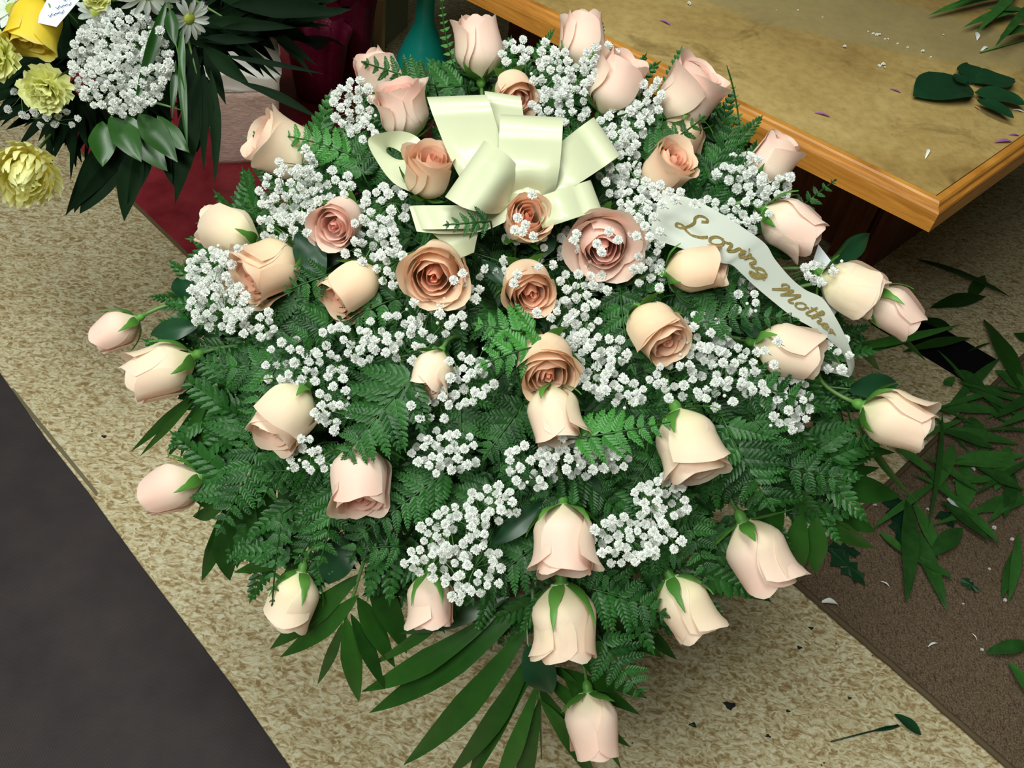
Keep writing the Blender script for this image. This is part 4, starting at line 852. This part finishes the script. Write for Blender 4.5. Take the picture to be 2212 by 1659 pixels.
# script letters, drawn as strokes in ribbon space
cumL = [0.0]
for i in range(1, len(BC_)): cumL.append(cumL[-1]+(BC_[i]-BC_[i-1]).length)
def on_band(s, t, lift=.0012):
    i = 0
    while i < len(cumL)-2 and cumL[i+1] < s: i += 1
    k_ = (s-cumL[i])/max(1e-6, cumL[i+1]-cumL[i]); c = BC_[i].lerp(BC_[i+1], k_); w = BW_[i].lerp(BW_[i+1], k_); n_ = w.cross(BC_[i+1]-BC_[i]).normalized()
    if n_.dot(CAM-c) < 0: n_ = -n_
    return c+w*t+n_*lift
GL = {
 'L': (1.0, [[(.50, .78), (.62, .92), (.52, 1.06), (.36, 1.0), (.30, .80), (.36, .58), (.30, .30), (.14, .10), (-.04, .10), (-.06, .24), (.10, .26), (.30, .08), (.55, -.04), (.80, .04), (.95, .22)]]),
 'o': (.50, [[(.34, .48), (.16, .46), (.04, .26), (.10, .04), (.28, .0), (.42, .18), (.38, .40), (.28, .46), (.40, .40), (.54, .42)]]),
 'v': (.46, [[(.02, .44), (.12, .46), (.16, .20), (.20, .0), (.32, .16), (.38, .44), (.50, .40)]]),
 'i': (.26, [[(.02, .30), (.12, .46), (.10, .14), (.16, .0), (.30, .12)], [(.14, .66), (.17, .70)]]),
 'n': (.52, [[(.02, .38), (.10, .46), (.08, .0), (.14, .30), (.28, .46), (.36, .36), (.34, .06), (.42, .0), (.54, .12)]]),
 'g': (.52, [[(.40, .44), (.20, .48), (.06, .28), (.12, .06), (.30, .10), (.40, .40), (.40, .0), (.34, -.34), (.16, -.44), (.08, -.30), (.30, -.10), (.54, .08)]]),
 'M': (1.15, [[(.06, .62), (-.04, .74), (.0, .95), (.16, .96), (.22, .75), (.16, .35), (.08, .0)], [(.08, .0), (.24, .45), (.46, .92), (.50, .45), (.50, .05)], [(.50, .05), (.66, .50), (.86, .92), (.90, .45), (.90, .08), (1.0, .0), (1.12, .12)]]),
 't': (.36, [[(.20, .84), (.16, .40), (.14, .06), (.24, .0), (.38, .12)], [(.02, .56), (.36, .60)]]),
 'h': (.52, [[(.02, .20), (.20, .70), (.18, .92), (.08, .84), (.08, .0), (.16, .32), (.30, .44), (.38, .34), (.36, .06), (.44, .0), (.54, .12)]]),
 'e': (.42, [[(.04, .18), (.26, .28), (.30, .42), (.18, .48), (.06, .32), (.08, .08), (.24, .0), (.44, .14)]]),
 'r': (.42, [[(.02, .30), (.08, .50), (.16, .44), (.14, .0), (.18, .28), (.30, .46), (.40, .40)]])}
def script(word, s0, s1, h, tbase, wpx=.0016, lbl=None):
    tot = sum(GL[c][0] for c in word); x = 0; sc_ = (s1-s0)/tot; segs = []
    for c in word:
        adv, strokes = GL[c]
        for st in strokes:
            pts = []
            for i in range(len(st)-1):
                q = [st[max(i-1, 0)], st[i], st[i+1], st[min(i+2, len(st)-1)]]
                for k_ in range(4):
                    t = k_/4; pts.append(tuple(.5*(2*q[1][d]+(q[2][d]-q[0][d])*t+(2*q[0][d]-5*q[1][d]+4*q[2][d]-q[3][d])*t*t+(3*q[1][d]-q[0][d]-3*q[2][d]+q[3][d])*t**3) for d in (0, 1)))
            pts.append(st[-1]); P3 = [on_band(s0+(x+a)*sc_, tbase-b*h) for a, b in pts]
            seg = []; n_ = len(P3); vs, fs = [], []
            for i, p in enumerate(P3):
                tg = (P3[min(i+1, n_-1)]-P3[max(i-1, 0)]); nv = (CAM-p).normalized(); sd = tg.cross(nv).normalized() if tg.length > 1e-7 else RT
                down = abs(tg.normalized().dot(BW_[20].normalized())) if tg.length > 1e-7 else 0; w = wpx*(.55+.75*down)
                vs += [p+sd*w+nv*.0002, p+nv*.0007, p-sd*w+nv*.0002]
            for i in range(n_-1):
                for j in (0, 1): a = i*3+j; fs.append((a, a+1, a+4, a+3))
            segs.append((vs, fs))
        x += adv
    v, f = cat(segs); part('lettering', v, f, gold, ban)
Ltot = cumL[-1]
script('Loving', Ltot*.10, Ltot*.475, .80, .34, .0014)
script('Mother', Ltot*.52, Ltot*.80, .92, .42, .0010)
# white card behind the ribbon
wc = mat('white_card', (0.80, 0.84, 0.88), 0.5); card = thing('gift_card', P(1790, 620, -.02), 'white card and holder tucked behind the lettered ribbon end', 'card')
def quad(pp_, lifts, m_, parent, name, th_=.0006):
    pts = [P(x, y, l) for (x, y), l in zip(pp_, lifts)]; n_ = (pts[1]-pts[0]).cross(pts[2]-pts[0]).normalized()*th_; vs = pts+[p+n_ for p in pts]; k_ = len(pts)
    fixn(part(name, vs, [tuple(range(k_)), tuple(range(2*k_-1, k_-1, -1))]+[(i, (i+1) % k_, k_+(i+1) % k_, k_+i) for i in range(k_)], m_, parent, smooth=False))
quad([(1768, 528), (1808, 580), (1800, 612), (1750, 582)], [-.01]*4, wc, card, 'card_sheet')
quad([(1772, 600), (1795, 588), (1800, 620), (1780, 618)], [.0, .0, .0, .0], wc, card, 'holder_tip')
quad([(1775, 640), (1800, 660), (1808, 672), (1796, 690), (1770, 670)], [-.015]*5, wc, card, 'card_sheet')
# ------------------------------------------------------------------ second bouquet, behind
LD = 1.34
def LP(x, y, l=0): return at_d(x, y, LD-l)
LPOT = at_z(432, 175, RZ)+Vector((0, .03, 0)); LH = LPOT+Vector((0, 0, .25))
potm = mat('black_plastic', (0.01, 0.012, 0.01), 0.5)
c = LPOT; n = 36; prof = [(0.06, 0), (0.085, 0.22), (0.09, 0.23), (0.08, 0.23), (.055, .02)]
vs = [c+Vector((r*math.cos(2*PI*i/n), r*math.sin(2*PI*i/n), z)) for r, z in prof for i in range(n)]
fs = [(k*n+i, k*n+(i+1) % n, (k+1)*n+(i+1) % n, (k+1)*n+i) for k in range(len(prof)-1) for i in range(n)]+[tuple(range(n-1, -1, -1))]
fixn(solo('flower_container', vs, fs, potm, 'black container under the yellow and white bouquet', 'pot'))
# dark heart of the second bouquet, its shade put into the leaf colour
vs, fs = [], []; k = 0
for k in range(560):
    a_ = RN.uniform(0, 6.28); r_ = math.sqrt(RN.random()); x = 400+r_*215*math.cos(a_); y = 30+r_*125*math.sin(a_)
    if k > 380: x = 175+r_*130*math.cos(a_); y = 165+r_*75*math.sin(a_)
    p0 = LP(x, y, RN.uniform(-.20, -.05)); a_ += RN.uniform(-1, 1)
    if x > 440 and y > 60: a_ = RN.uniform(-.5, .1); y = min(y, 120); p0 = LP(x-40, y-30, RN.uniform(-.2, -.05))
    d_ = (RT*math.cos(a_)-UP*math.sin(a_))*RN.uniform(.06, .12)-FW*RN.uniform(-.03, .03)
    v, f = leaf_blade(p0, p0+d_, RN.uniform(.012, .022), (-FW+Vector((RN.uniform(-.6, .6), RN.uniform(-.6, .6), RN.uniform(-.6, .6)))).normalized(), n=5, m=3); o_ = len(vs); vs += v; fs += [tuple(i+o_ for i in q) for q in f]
o = struct('dark_foliage', vs, fs, M['palm_dark']); o['kind'] = 'stuff'; tag(o, 'leaves coloured near black for the shade inside the yellow bouquet', 'greenery')
palm('broad glossy leaflets fanned below the white florets of the yellow bouquet', [(230, 235), (330, 220), (400, 240)],
 [((222, 262), (222, 360), 58), ((235, 255), (305, 350), 60), ((270, 250), (362, 370), 62), ((300, 245), (384, 350), 58), ((340, 250), (410, 330), 40)], kind='palm', depth=LD, l0=.02, l1=.03, seed=21, group=None)
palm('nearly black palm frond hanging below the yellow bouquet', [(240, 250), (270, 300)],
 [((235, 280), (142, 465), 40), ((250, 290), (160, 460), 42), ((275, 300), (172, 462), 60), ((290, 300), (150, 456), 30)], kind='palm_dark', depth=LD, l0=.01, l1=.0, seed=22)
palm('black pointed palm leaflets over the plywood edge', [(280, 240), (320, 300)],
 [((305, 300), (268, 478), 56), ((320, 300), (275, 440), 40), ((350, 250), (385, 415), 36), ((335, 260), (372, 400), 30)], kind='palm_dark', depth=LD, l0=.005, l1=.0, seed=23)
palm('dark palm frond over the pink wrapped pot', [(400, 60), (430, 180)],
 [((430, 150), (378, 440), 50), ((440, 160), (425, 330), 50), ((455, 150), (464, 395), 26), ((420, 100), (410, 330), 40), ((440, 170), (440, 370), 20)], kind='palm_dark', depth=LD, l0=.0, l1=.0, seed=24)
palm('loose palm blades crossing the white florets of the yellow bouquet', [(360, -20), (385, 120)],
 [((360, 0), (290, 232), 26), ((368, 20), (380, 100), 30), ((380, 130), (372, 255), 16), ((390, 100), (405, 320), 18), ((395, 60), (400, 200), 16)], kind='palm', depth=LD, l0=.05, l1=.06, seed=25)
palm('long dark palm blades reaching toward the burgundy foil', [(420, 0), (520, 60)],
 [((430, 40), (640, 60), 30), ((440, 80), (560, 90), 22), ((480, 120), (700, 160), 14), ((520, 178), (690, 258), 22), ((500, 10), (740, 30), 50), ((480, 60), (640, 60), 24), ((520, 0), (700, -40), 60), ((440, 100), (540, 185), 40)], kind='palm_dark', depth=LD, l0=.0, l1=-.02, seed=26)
for i, a_ in enumerate([((440, 60), (560, 190), 70), ((480, 30), (620, 120), 80), ((560, -10), (500, 180), 80), ((470, 120), (450, 260), 60)]):
    pass
spray(262, 135, 98, 100, 158, "dense dome of white baby's breath in the yellow bouquet", group="baby's breath in the yellow bouquet", depthf=LP, l0=.02, l1=.07, size=12.5, avoid=False, seed=301, heart=LH, sub=.02)
spray(60, 215, 60, 30, 14, "small white baby's breath florets behind the yellow carnations", group="baby's breath in the yellow bouquet", depthf=LP, l0=-.02, l1=.01, size=10, avoid=False, seed=302, heart=LH, sub=.02)
spray(120, 255, 60, 22, 12, "white baby's breath florets under the lower yellow carnation", group="baby's breath in the yellow bouquet", depthf=LP, l0=-.01, l1=.02, size=10.5, avoid=False, seed=303, heart=LH, sub=.02)
YC = {'carn': ((0.75, 0.75, 0.14), (0.92, 0.92, 0.34), (0.95, 0.95, 0.50)), 'mum': ((0.88, 0.68, 0.05), (0.96, 0.87, 0.24), (0.97, 0.94, 0.52)), 'white': ((0.75, 0.80, 0.6), (0.85, 0.87, 0.8), (0.88, 0.9, 0.88))}
def axis_frame(px, py, dep, ang, elev, s):
    c = at_d(px, py, dep); view = (CAM-c).normalized(); rr = (RT-view*RT.dot(view)).normalized(); uu = view.cross(rr); A = math.radians(ang); E = math.radians(elev)
    ax = ((rr*math.cos(A)+uu*math.sin(A))*math.cos(E)+view*math.sin(E)).normalized(); xr = view.cross(ax).normalized() if elev < 89 else rr; yr = ax.cross(xr)
    return c, ax, Matrix(((xr.x*s, yr.x*s, ax.x*s, 0), (xr.y*s, yr.y*s, ax.y*s, 0), (xr.z*s, yr.z*s, ax.z*s, 0), (0, 0, 0, 1)))
def ray_flower(name, label, px, py, dia, dep, ang, elev, col, rings, curl, wid, cat_='flower', disc=None, teeth=False, seed=0, group='yellow and white flowers of the second bouquet'):
    """flower of many petals. rings: (count, elevation deg, length)"""
    R_ = random.Random(seed); s = dia*dep/FPX; c, ax, Wm = axis_frame(px, py, dep, ang, elev, s); th = thing(name, c, label, cat_, group)
    for (n_, el, ln) in rings:
        for k_ in range(n_):
            a = 2*PI*(k_+R_.uniform(-.3, .3))/n_+el; e = math.radians(el+R_.uniform(-7, 7)); o = Vector((math.cos(a), math.sin(a), 0)); t = Vector((-math.sin(a), math.cos(a), 0)); L = ln*R_.uniform(.88, 1.1)
            vs, fs, cl = [], [], []; nn2 = 8; mm_ = 5; ph = R_.uniform(0, 6)
            for i in range(nn2+1):
                x = i/nn2; ee = e+curl*x*x; r_ = L*x; q = o*(r_*math.cos(e+curl*.5*x*x))+Vector((0, 0, r_*math.sin(e+curl*.5*x*x)))
                w = wid*((x/.6)**.5 if x < .6 else (1-((x-.6)/.4)**3*.75)) if not teeth else wid*(.2+.8*x)
                w = max(w, wid*.15)
                for j in range(mm_):
                    y = -1+2*j/(mm_-1); z_ = (w*.28*abs(y) if not teeth else .035*math.sin(6*y+ph+5*x)*x); qq = q+t*w*y+Vector((-math.sin(e)*o.x, -math.sin(e)*o.y, math.cos(e)))*z_
                    if teeth and i == nn2: qq = q*(1+(.05 if j % 2 else -.04)+R_.uniform(-.02, .02))+t*w*y+Vector((0, 0, z_))
                    vs.append(Wm@qq); cl.append(lerp3(col[0], col[1], min(1, x*2)) if x < .5 else lerp3(col[1], col[2], x*2-1))
            for i in range(nn2):
                for j in range(mm_-1): b = i*mm_+j; fs.append((b, b+1, b+mm_+1, b+mm_))
            _child('petal', vs, fs, M['petal'], th, cols=cl)
    if disc:
        vs, fs = [], []
        for j in range(5):
            for i in range(12): an = 2*PI*i/12; r_ = .15*math.cos(j/4*PI/2); vs.append(Wm@Vector((r_*math.cos(an), r_*math.sin(an), .07*math.sin(j/4*PI/2))))
        for j in range(4):
            for i in range(12): fs.append((j*12+i, j*12+(i+1) % 12, (j+1)*12+(i+1) % 12, (j+1)*12+i))
        _child('flower_centre', vs, fs, disc, th)
    v, f = tube(bez(Vector(), -ax*s*.6, (LH-c)*.6, 7), .0025, 6); _child('stem', v, f, M['stem'], th); return th
cr = [(9, 2, .5), (10, 22, .5), (10, 42, .48), (8, 62, .46), (5, 80, .42)]
cyl = mat('yellow_green_disc', (0.35, 0.42, 0.05), 0.7)
ray_flower('carnation', 'round pale yellow carnation with ruffled petals, in front of the florets', 103, 186, 112, LD-.05, 225, 60, YC['carn'], cr, .3, .17, 'carnation', teeth=True, seed=1)
ray_flower('carnation', 'pale yellow carnation at the very edge above the round one', 8, 118, 108, LD-.05, 180, 45, YC['carn'], cr, .3, .17, 'carnation', teeth=True, seed=2)
ray_flower('carnation', 'small pale yellow carnation at the top beside the daisies', 212, -2, 60, LD-.04, 120, 60, YC['carn'], cr[:4], .3, .2, 'carnation', teeth=True, seed=3)
ray_flower('chrysanthemum', 'large shaggy golden yellow chrysanthemum over the floor', 58, 360, 168, LD-.03, 250, 58, YC['mum'], [(20, -20, .46), (22, -6, .5), (24, 8, .54), (24, 22, .52), (22, 36, .48), (18, 50, .45), (14, 63, .42), (12, 76, .40)], 1.5, .046, 'chrysanthemum', seed=4)
dz = [(14, 6, .5), (10, 14, .46)]
ray_flower('daisy', 'white daisy at the top above the dome of florets', 318, -14, 130, LD-.07, 270, 42, YC['white'], dz, -.15, .055, 'daisy', disc=cyl, seed=5)
ray_flower('daisy', 'white daisy half hidden by a palm blade', 408, 40, 100, LD-.03, 315, 50, YC['white'], dz, -.15, .055, 'daisy', disc=cyl, seed=6)
ray_flower('daisy', 'white daisy cut by the corner beside the golden rose', 28, 20, 110, LD-.02, 120, 55, YC['white'], dz, -.1, .07, 'daisy', disc=cyl, seed=7)
ray_flower('daisy', 'small white daisy behind the gift card', 205, 28, 90, LD+.02, 30, 55, YC['white'], dz, -.1, .07, 'daisy', disc=cyl, seed=8)
rose(78, 52, 100, 250, 20, .45, 'yellow', 'golden yellow rose beside the white gift card', pos=LD-.05, name='yellow_rose', group='yellow and white flowers of the second bouquet', stem_to=LH, guards=2)
cdth = thing('gift_card', LP(120, 20, .08), 'white card with blue handwriting in the yellow bouquet', 'card')
def lquad(pp_, l, m_, parent, name, th_=.0008):
    pts = [LP(x, y, l) for (x, y) in pp_]; n_ = (pts[1]-pts[0]).cross(pts[2]-pts[0]).normalized()*th_; vs = pts+[p+n_ for p in pts]; k_ = len(pts)
    return fixn(part(name, vs, [tuple(range(k_)), tuple(range(2*k_-1, k_-1, -1))]+[(i, (i+1) % k_, k_+(i+1) % k_, k_+i) for i in range(k_)], m_, parent, smooth=False))
lquad([(76, 48), (106, -10), (190, -22), (122, 58)], .08, wc, cdth, 'card_sheet')
ink = mat('blue_ink', S2C((70, 90, 150)), 0.6)
for i in range(3):
    x0, y0 = 104+i*16, 34-i*17; pts = [LP(x0+k_*4.2, y0-k_*1.2+(4 if k_ % 2 else -3)*(.6+.4*math.sin(k_)), .0825) for k_ in range(9)]; v, f = tube(pts, .0006, 4); part('handwriting', v, f, ink, cdth)
# ------------------------------------------------------------------ scraps on the bench
def bench_leaf(b, t, w, label, group=None, kind='salal', z=TZ+.003, cat_='leaf', zt=None, seed=0, belly=.42):
    p0 = at_z(b[0], b[1], z); p1 = at_z(t[0], t[1], zt if zt is not None else z+.004); R_ = random.Random(seed); w_ = w*proj(p0)[2]/FPX
    v, f = leaf_blade(p0, p1, w_, Vector((R_.uniform(-.12, .12), R_.uniform(-.12, .12), 1)), bend=.04, fold=.12, belly=belly, tipsharp=1.2, n=12, m=7, wav=.03, seed=seed)
    zm = min(q.z for q in v)-(z-.0025) if z < .5 else min(q.z for q in v)-(TZ+.0005)
    v = [q-Vector((0, 0, min(0, zm))) for q in v]
    return solo('leaf_clipping' if kind != 'salal' else 'rose_leaf', v, f, M[kind], label, cat_, group)
GL_ = 'scraps of leaf on the bench'
for i, (b, t, w, lab) in enumerate([((2095, 185), (1972, 208), 120, 'largest dark rose leaf lying flat on the bench, its tip to the roses'), ((2098, 180), (2090, 136), 60, 'small round rose leaf at the top of the leaf sprig'),
 ((2105, 180), (2192, 172), 84, 'oval rose leaf of the sprig on the bench, pointing at the far side'), ((2105, 200), (2216, 225), 78, 'rose leaf of the sprig at the frame edge'), ((2110, 215), (2190, 255), 44, 'torn lower rose leaf of the sprig'), ((2085, 182), (2060, 160), 46, 'tiny leaf tucked by the largest rose leaf')]):
    bench_leaf(b, t, w, lab, GL_, z=TZ+.003+.002*i, seed=i)
for i, (b, t, w) in enumerate([((2212, -10), (2005, 34), 26), ((2230, 20), (2080, 60), 30), ((2200, -20), (2110, 70), 22), ((2240, 30), (2130, 20), 34), ((2230, 60), (2160, 80), 30), ((2180, -20), (2060, 10), 24), ((2240, 0), (2150, 100), 20)]):
    bench_leaf(b, t, w, 'green leaf clipping in the pile at the far corner of the bench', 'leaf clippings at the far corner of the bench', kind='grass', z=TZ+.004+.004*i, seed=20+i, cat_='clipping')
p0 = at_z(2118, 112, TZ+.003); p1 = at_z(2225, 82, TZ+.004); v, f = tube([p0, p0.lerp(p1, .5), p1], [.0016, .002, .0022], 6); solo('cut_stem', v, f, M['stem'], 'pale green cut stem lying on the bench near the far corner', 'stem')
pur = mat('purple_petal', S2C((150, 92, 150)), 0.5); wpt = mat('white_loose_petal', (0.85, 0.87, 0.84), 0.5); pkp = mat('pink_orange_petal', S2C((200, 150, 120)), 0.5)
for i, (a, b, w, m_, lab) in enumerate([((1425, 40), (1450, 52), 9, pur, 'purple petal fragment on the bench nearest the top roses'), ((1760, 240), (1795, 250), 9, pur, 'purple petal on the middle of the bench'), ((1922, 188), (1948, 198), 7, pur, 'thin purple petal beside the large rose leaf'),
 ((2150, 305), (2188, 303), 12, pur, 'brightest purple petal near the bench side edge'), ((2180, 288), (2205, 290), 6, pur, 'pale pink petal sliver near the bench side edge'), ((2110, 66), (2112, 84), 11, wpt, 'upright white petal near the leaf pile on the bench'), ((2118, 110), (2135, 98), 8, wpt, 'white petal at the end of the cut stem'),
 ((2000, 340), (2008, 318), 8, wpt, 'white petal near the bench corner'), ((2105, 226), (2120, 236), 8, pkp, 'peach petal scrap touching the rose leaf sprig'), ((2188, 234), (2215, 240), 7, wpt, 'white petal on the lower rose leaf')]):
    p0 = at_z(a[0], a[1], TZ+.0035); p1 = at_z(b[0], b[1], TZ+.003); v, f = leaf_blade(p0, p1, w*proj(p0)[2]/FPX, Vector((0, 0, 1)), bend=.08, fold=.35, belly=.6, n=8, seed=i)
    zz = min(q.z for q in v)-TZ-.0003; v = [q-Vector((0, 0, zz)) for q in v]; solo('loose_petal', v, f, m_, lab, 'petal', 'loose petals on the bench')
def crumb(px, py, z, s, label, group, seed):
    p = at_z(px, py, z); dep = proj(p)[2]; R_ = random.Random(seed); r_ = s*dep/FPX; o = bpy.data.objects.new('fallen_floret', R_.choice(FLO)); COL.objects.link(o)
    n_ = Vector((R_.uniform(-.5, .5), R_.uniform(-.5, .5), 1)).normalized(); o.matrix_basis = basis(n_.orthogonal(), n_, r_, p+Vector((0, 0, r_*.62))); tag(o, label, 'floret', group)
for i, (x, y, s) in enumerate([(1488, 11, 6), (1823, 104, 6), (1885, 75, 4), (1893, 78, 5), (1899, 77, 4), (1911, 86, 3), (1917, 86, 3), (1874, 70, 3), (1992, 113, 5), (1898, 145, 5), (1906, 142, 6), (1910, 148, 4), (1723, 24, 3), (1677, 24, 2.5), (2037, 77, 3), (1353, 110, 3), (1938, 96, 3), (1960, 104, 3), (2010, 125, 3), (1776, 39, 2.5)]):
    crumb(x, y, TZ, s, "tiny white baby's breath crumb fallen on the bench top", "white floret crumbs on the bench", i)
# ------------------------------------------------------------------ clippings on the floor
CLP = [((1995, 885), (2180, 890), 26), ((2200, 960), (2010, 930), 34), ((2212, 985), (2035, 1000), 30), ((2035, 1000), (2190, 1010), 26), ((2035, 890), (2005, 1140), 12), ((2060, 960), (2020, 1060), 30), ((1960, 1070), (1958, 1300), 38), ((1960, 1120), (2045, 1318), 36),
 ((1970, 1080), (2030, 1210), 30), ((1900, 1150), (1960, 1200), 22), ((1965, 1200), (2060, 1250), 22), ((2010, 1200), (2080, 1140), 40), ((2030, 1080), (2140, 1170), 32), ((2060, 1080), (2160, 1175), 24), ((2085, 1000), (2080, 1105), 44), ((2105, 1105), (2225, 1075), 38), ((2150, 1060), (2180, 960), 40), ((2190, 1020), (2170, 1120), 26),
 ((2125, 690), (2212, 860), 46), ((2150, 800), (2230, 850), 46), ((2128, 840), (2060, 800), 40), ((2180, 900), (2110, 830), 30), ((2100, 900), (2110, 970), 46), ((2190, 1190), (2165, 1290), 24), ((2200, 1150), (2178, 1300), 22), ((2130, 1410), (2230, 1390), 32), ((2180, 1430), (2240, 1520), 30), ((1950, 760), (2100, 730), 24), ((2010, 665), (2130, 640), 34), ((2090, 650), (2128, 595), 28),
 ((1980, 560), (2180, 640), 20), ((1985, 690), (2060, 712), 34), ((2090, 760), (2140, 740), 5), ((2035, 930), (2150, 970), 34), ((2110, 1010), (2212, 1060), 40), ((2040, 820), (2060, 830), 40), ((2190, 720), (2230, 740), 30), ((1930, 960), (2020, 1030), 24), ((1990, 1000), (2060, 1080), 26)]
for k in range(26):
    x = RN.uniform(2010, 2240); y = RN.uniform(830, 1130); a_ = RN.uniform(-.9, .9)+(PI if RN.random() < .5 else 0); L_ = RN.uniform(90, 200); CLP.append(((x, y), (x+L_*math.cos(a_), y+L_*math.sin(a_)), RN.uniform(9, 24)))
for i, (b, t, w) in enumerate(CLP):
    z = 0.010+0.0022*(i % 7) if b[1] > 820 else 0.006+.002*(i % 4)
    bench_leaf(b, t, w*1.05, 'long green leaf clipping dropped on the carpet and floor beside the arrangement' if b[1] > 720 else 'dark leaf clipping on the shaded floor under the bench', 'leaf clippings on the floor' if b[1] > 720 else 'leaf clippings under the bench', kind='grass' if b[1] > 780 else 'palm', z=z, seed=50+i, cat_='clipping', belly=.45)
# lobed chrysanthemum leaves on the carpet
def lobed(c, t, w, label, seed):
    p0 = at_z(c[0], c[1], .012); p1 = at_z(t[0], t[1], .012); d = p1-p0; s = Vector((-d.y, d.x, 0)).normalized()*w*proj(p0)[2]/FPX; R_ = random.Random(seed)
    out = [(0, .05), (.12, .5), (.25, 1.0), (.30, .55), (.42, .45), (.52, .95), (.62, .5), (.72, .4), (.80, .6), (.86, .3), (1, 0)]
    pts = out+[(x, -y*R_.uniform(.8, 1.1)) for x, y in reversed(out[:-1])]; vs = [p0+d*x+s*y*.5+Vector((0, 0, R_.uniform(0, .004))) for x, y in pts]+[p0+d*.5+Vector((0, 0, .005))]; n_ = len(pts)
    solo('lobed_leaf', vs, [(i, (i+1) % n_, n_) for i in range(n_)], M['salal'], label, 'leaf', 'lobed leaves on the carpet', smooth=False)
lobed((1795, 1190), (1870, 1265), 60, 'lobed dark leaf on the carpet nearest the palm frond', 1); lobed((1785, 1185), (1860, 1195), 44, 'blue green lobed leaf just above the lowest lobed one', 2)
lobed((1930, 1090), (1950, 1185), 46, 'lobed leaf under the crossing blades', 3); lobed((2030, 1105), (2060, 1140), 50, 'pale lobed leaf beside the white tape scrap', 4); lobed((2075, 1250), (2115, 1280), 30, 'small dark lobed leaf alone on the carpet', 5)
lobed((1905, 1085), (1975, 1090), 40, 'dark lobed leaf at the meeting of the blades', 6)
for i, (x, y, s) in enumerate([(1889, 1093, 5), (2002, 1102, 5), (1985, 1128, 5), (1966, 1179, 5), (2100, 1016, 7), (2084, 1026, 6), (2095, 1031, 5), (2076, 1026, 4), (2060, 1040, 4), (2065, 1050, 4), (2074, 1052, 4), (2103, 1065, 5), (2101, 1073, 4), (2122, 1057, 5), (2146, 1142, 6), (2185, 1166, 5), (2136, 1230, 4), (2170, 1298, 5), (2120, 1405, 5), (2142, 1010, 4), (2149, 1018, 4), (2161, 1022, 4), (2185, 886, 5), (2195, 900, 4), (2165, 930, 4), (2102, 997, 4), (2080, 1305, 3)]):
    crumb(x, y, .0075, s, 'tiny white floret fallen among the clippings on the carpet', 'white floret crumbs on the carpet', 100+i)
for i, (a, b, w, lab) in enumerate([((1772, 1302), (1810, 1306), 14, 'curled white petal on the edge of the carpet'), ((1902, 1256), (1922, 1269), 4, 'thin white petal sliver on the carpet'), ((2098, 1368), (2110, 1383), 3, 'hair thin white petal sliver low on the carpet'), ((2004, 1398), (2026, 1390), 5, 'frayed white petal sliver low on the carpet')]):
    p0 = at_z(a[0], a[1], .011); p1 = at_z(b[0], b[1], .010); v, f = leaf_blade(p0, p1, w*proj(p0)[2]/FPX, Vector((0, 0, 1)), bend=.1, fold=.4, belly=.5, side=-.1, n=8, seed=i); solo('loose_petal', v, f, wpt, lab, 'petal', 'loose petals on the carpet')
scr = mat('clear_tape_scrap', (0.6, 0.65, 0.68), 0.25)
q = [at_z(2045, 1078, .02), at_z(2052, 1072, .022), at_z(2102, 1122, .016), at_z(2094, 1128, .015)]; v = q+[p-Vector((0, 0, .0008)) for p in q]
fixn(solo('tape_scrap', v, [(0, 1, 2, 3), (7, 6, 5, 4), (0, 4, 5, 1), (1, 5, 6, 2), (2, 6, 7, 3), (3, 7, 4, 0)], scr, 'scrap of clear tape on the clippings', 'tape', smooth=False))
# specks and cut sprig on the linoleum at the front
spk = mat('dark_crumb', (0.008, 0.008, 0.008), 0.8)
for i, (x, y, s, lab) in enumerate([(1576, 1524, 11, 'largest black crumb on the linoleum near the front'), (1727, 1399, 5, 'small dark crumb below the plump blush rose'), (1702, 1536, 4, 'tiny dark crumb near the cut sprig'), (1659, 1590, 5, 'dark crumb scrap between the sprig and the largest crumb'), (1497, 1566, 7, 'greenish scrap beside the lowest rose'), (225, 943, 5, 'dark speck on the linoleum beside the taped line'), (1752, 1357, 5, 'round dark speck near the carpet edge'), (1835, 1508, 4, 'dark speck near the carpet edge at the front')]):
    p = at_z(x, y, 0); r_ = s*proj(p)[2]/FPX; R_ = random.Random(i); vs, fs = [], []
    for j in range(4):
        for k_ in range(9): an = 2*PI*k_/9; q_ = r_*math.cos(j/3*PI/2)*(1+.35*math.sin(3*an+i)); vs.append(p+Vector((q_*math.cos(an)*1.2, q_*math.sin(an)*.8, r_*.5*math.sin(j/3*PI/2))))
    for j in range(3):
        for k_ in range(9): fs.append((j*9+k_, j*9+(k_+1) % 9, (j+1)*9+(k_+1) % 9, (j+1)*9+k_))
    solo('crumb', vs, fs, spk if i != 4 else M['salal'], lab, 'crumb', 'crumbs on the linoleum')
p0 = at_z(1795, 1602, .003); p1 = at_z(1940, 1566, .004); spg = thing('leaf_sprig', p0, 'cut stem with one small leaf on the linoleum at the front', 'sprig')
v, f = tube([p0, p0.lerp(p1, .5)+Vector((0, 0, .002)), p1], .0014, 6); part('stem', v, f, M['salal'], spg)
v, f = leaf_blade(at_z(1932, 1542, .004), at_z(1990, 1588, .005), 34*proj(p1)[2]/FPX, Vector((.2, .1, 1)), fold=.3, belly=.5, tipsharp=1.5); part('leaf', v, f, M['salal'], spg)
v, f = leaf_blade(at_z(1945, 1568, .004), at_z(1880, 1580, .004), 10*proj(p1)[2]/FPX, Vector((0, 0, 1)), fold=.2); part('leaf', v, f, M['salal'], spg)
for o in bpy.data.objects:
    if '_w' in o: del o['_w']
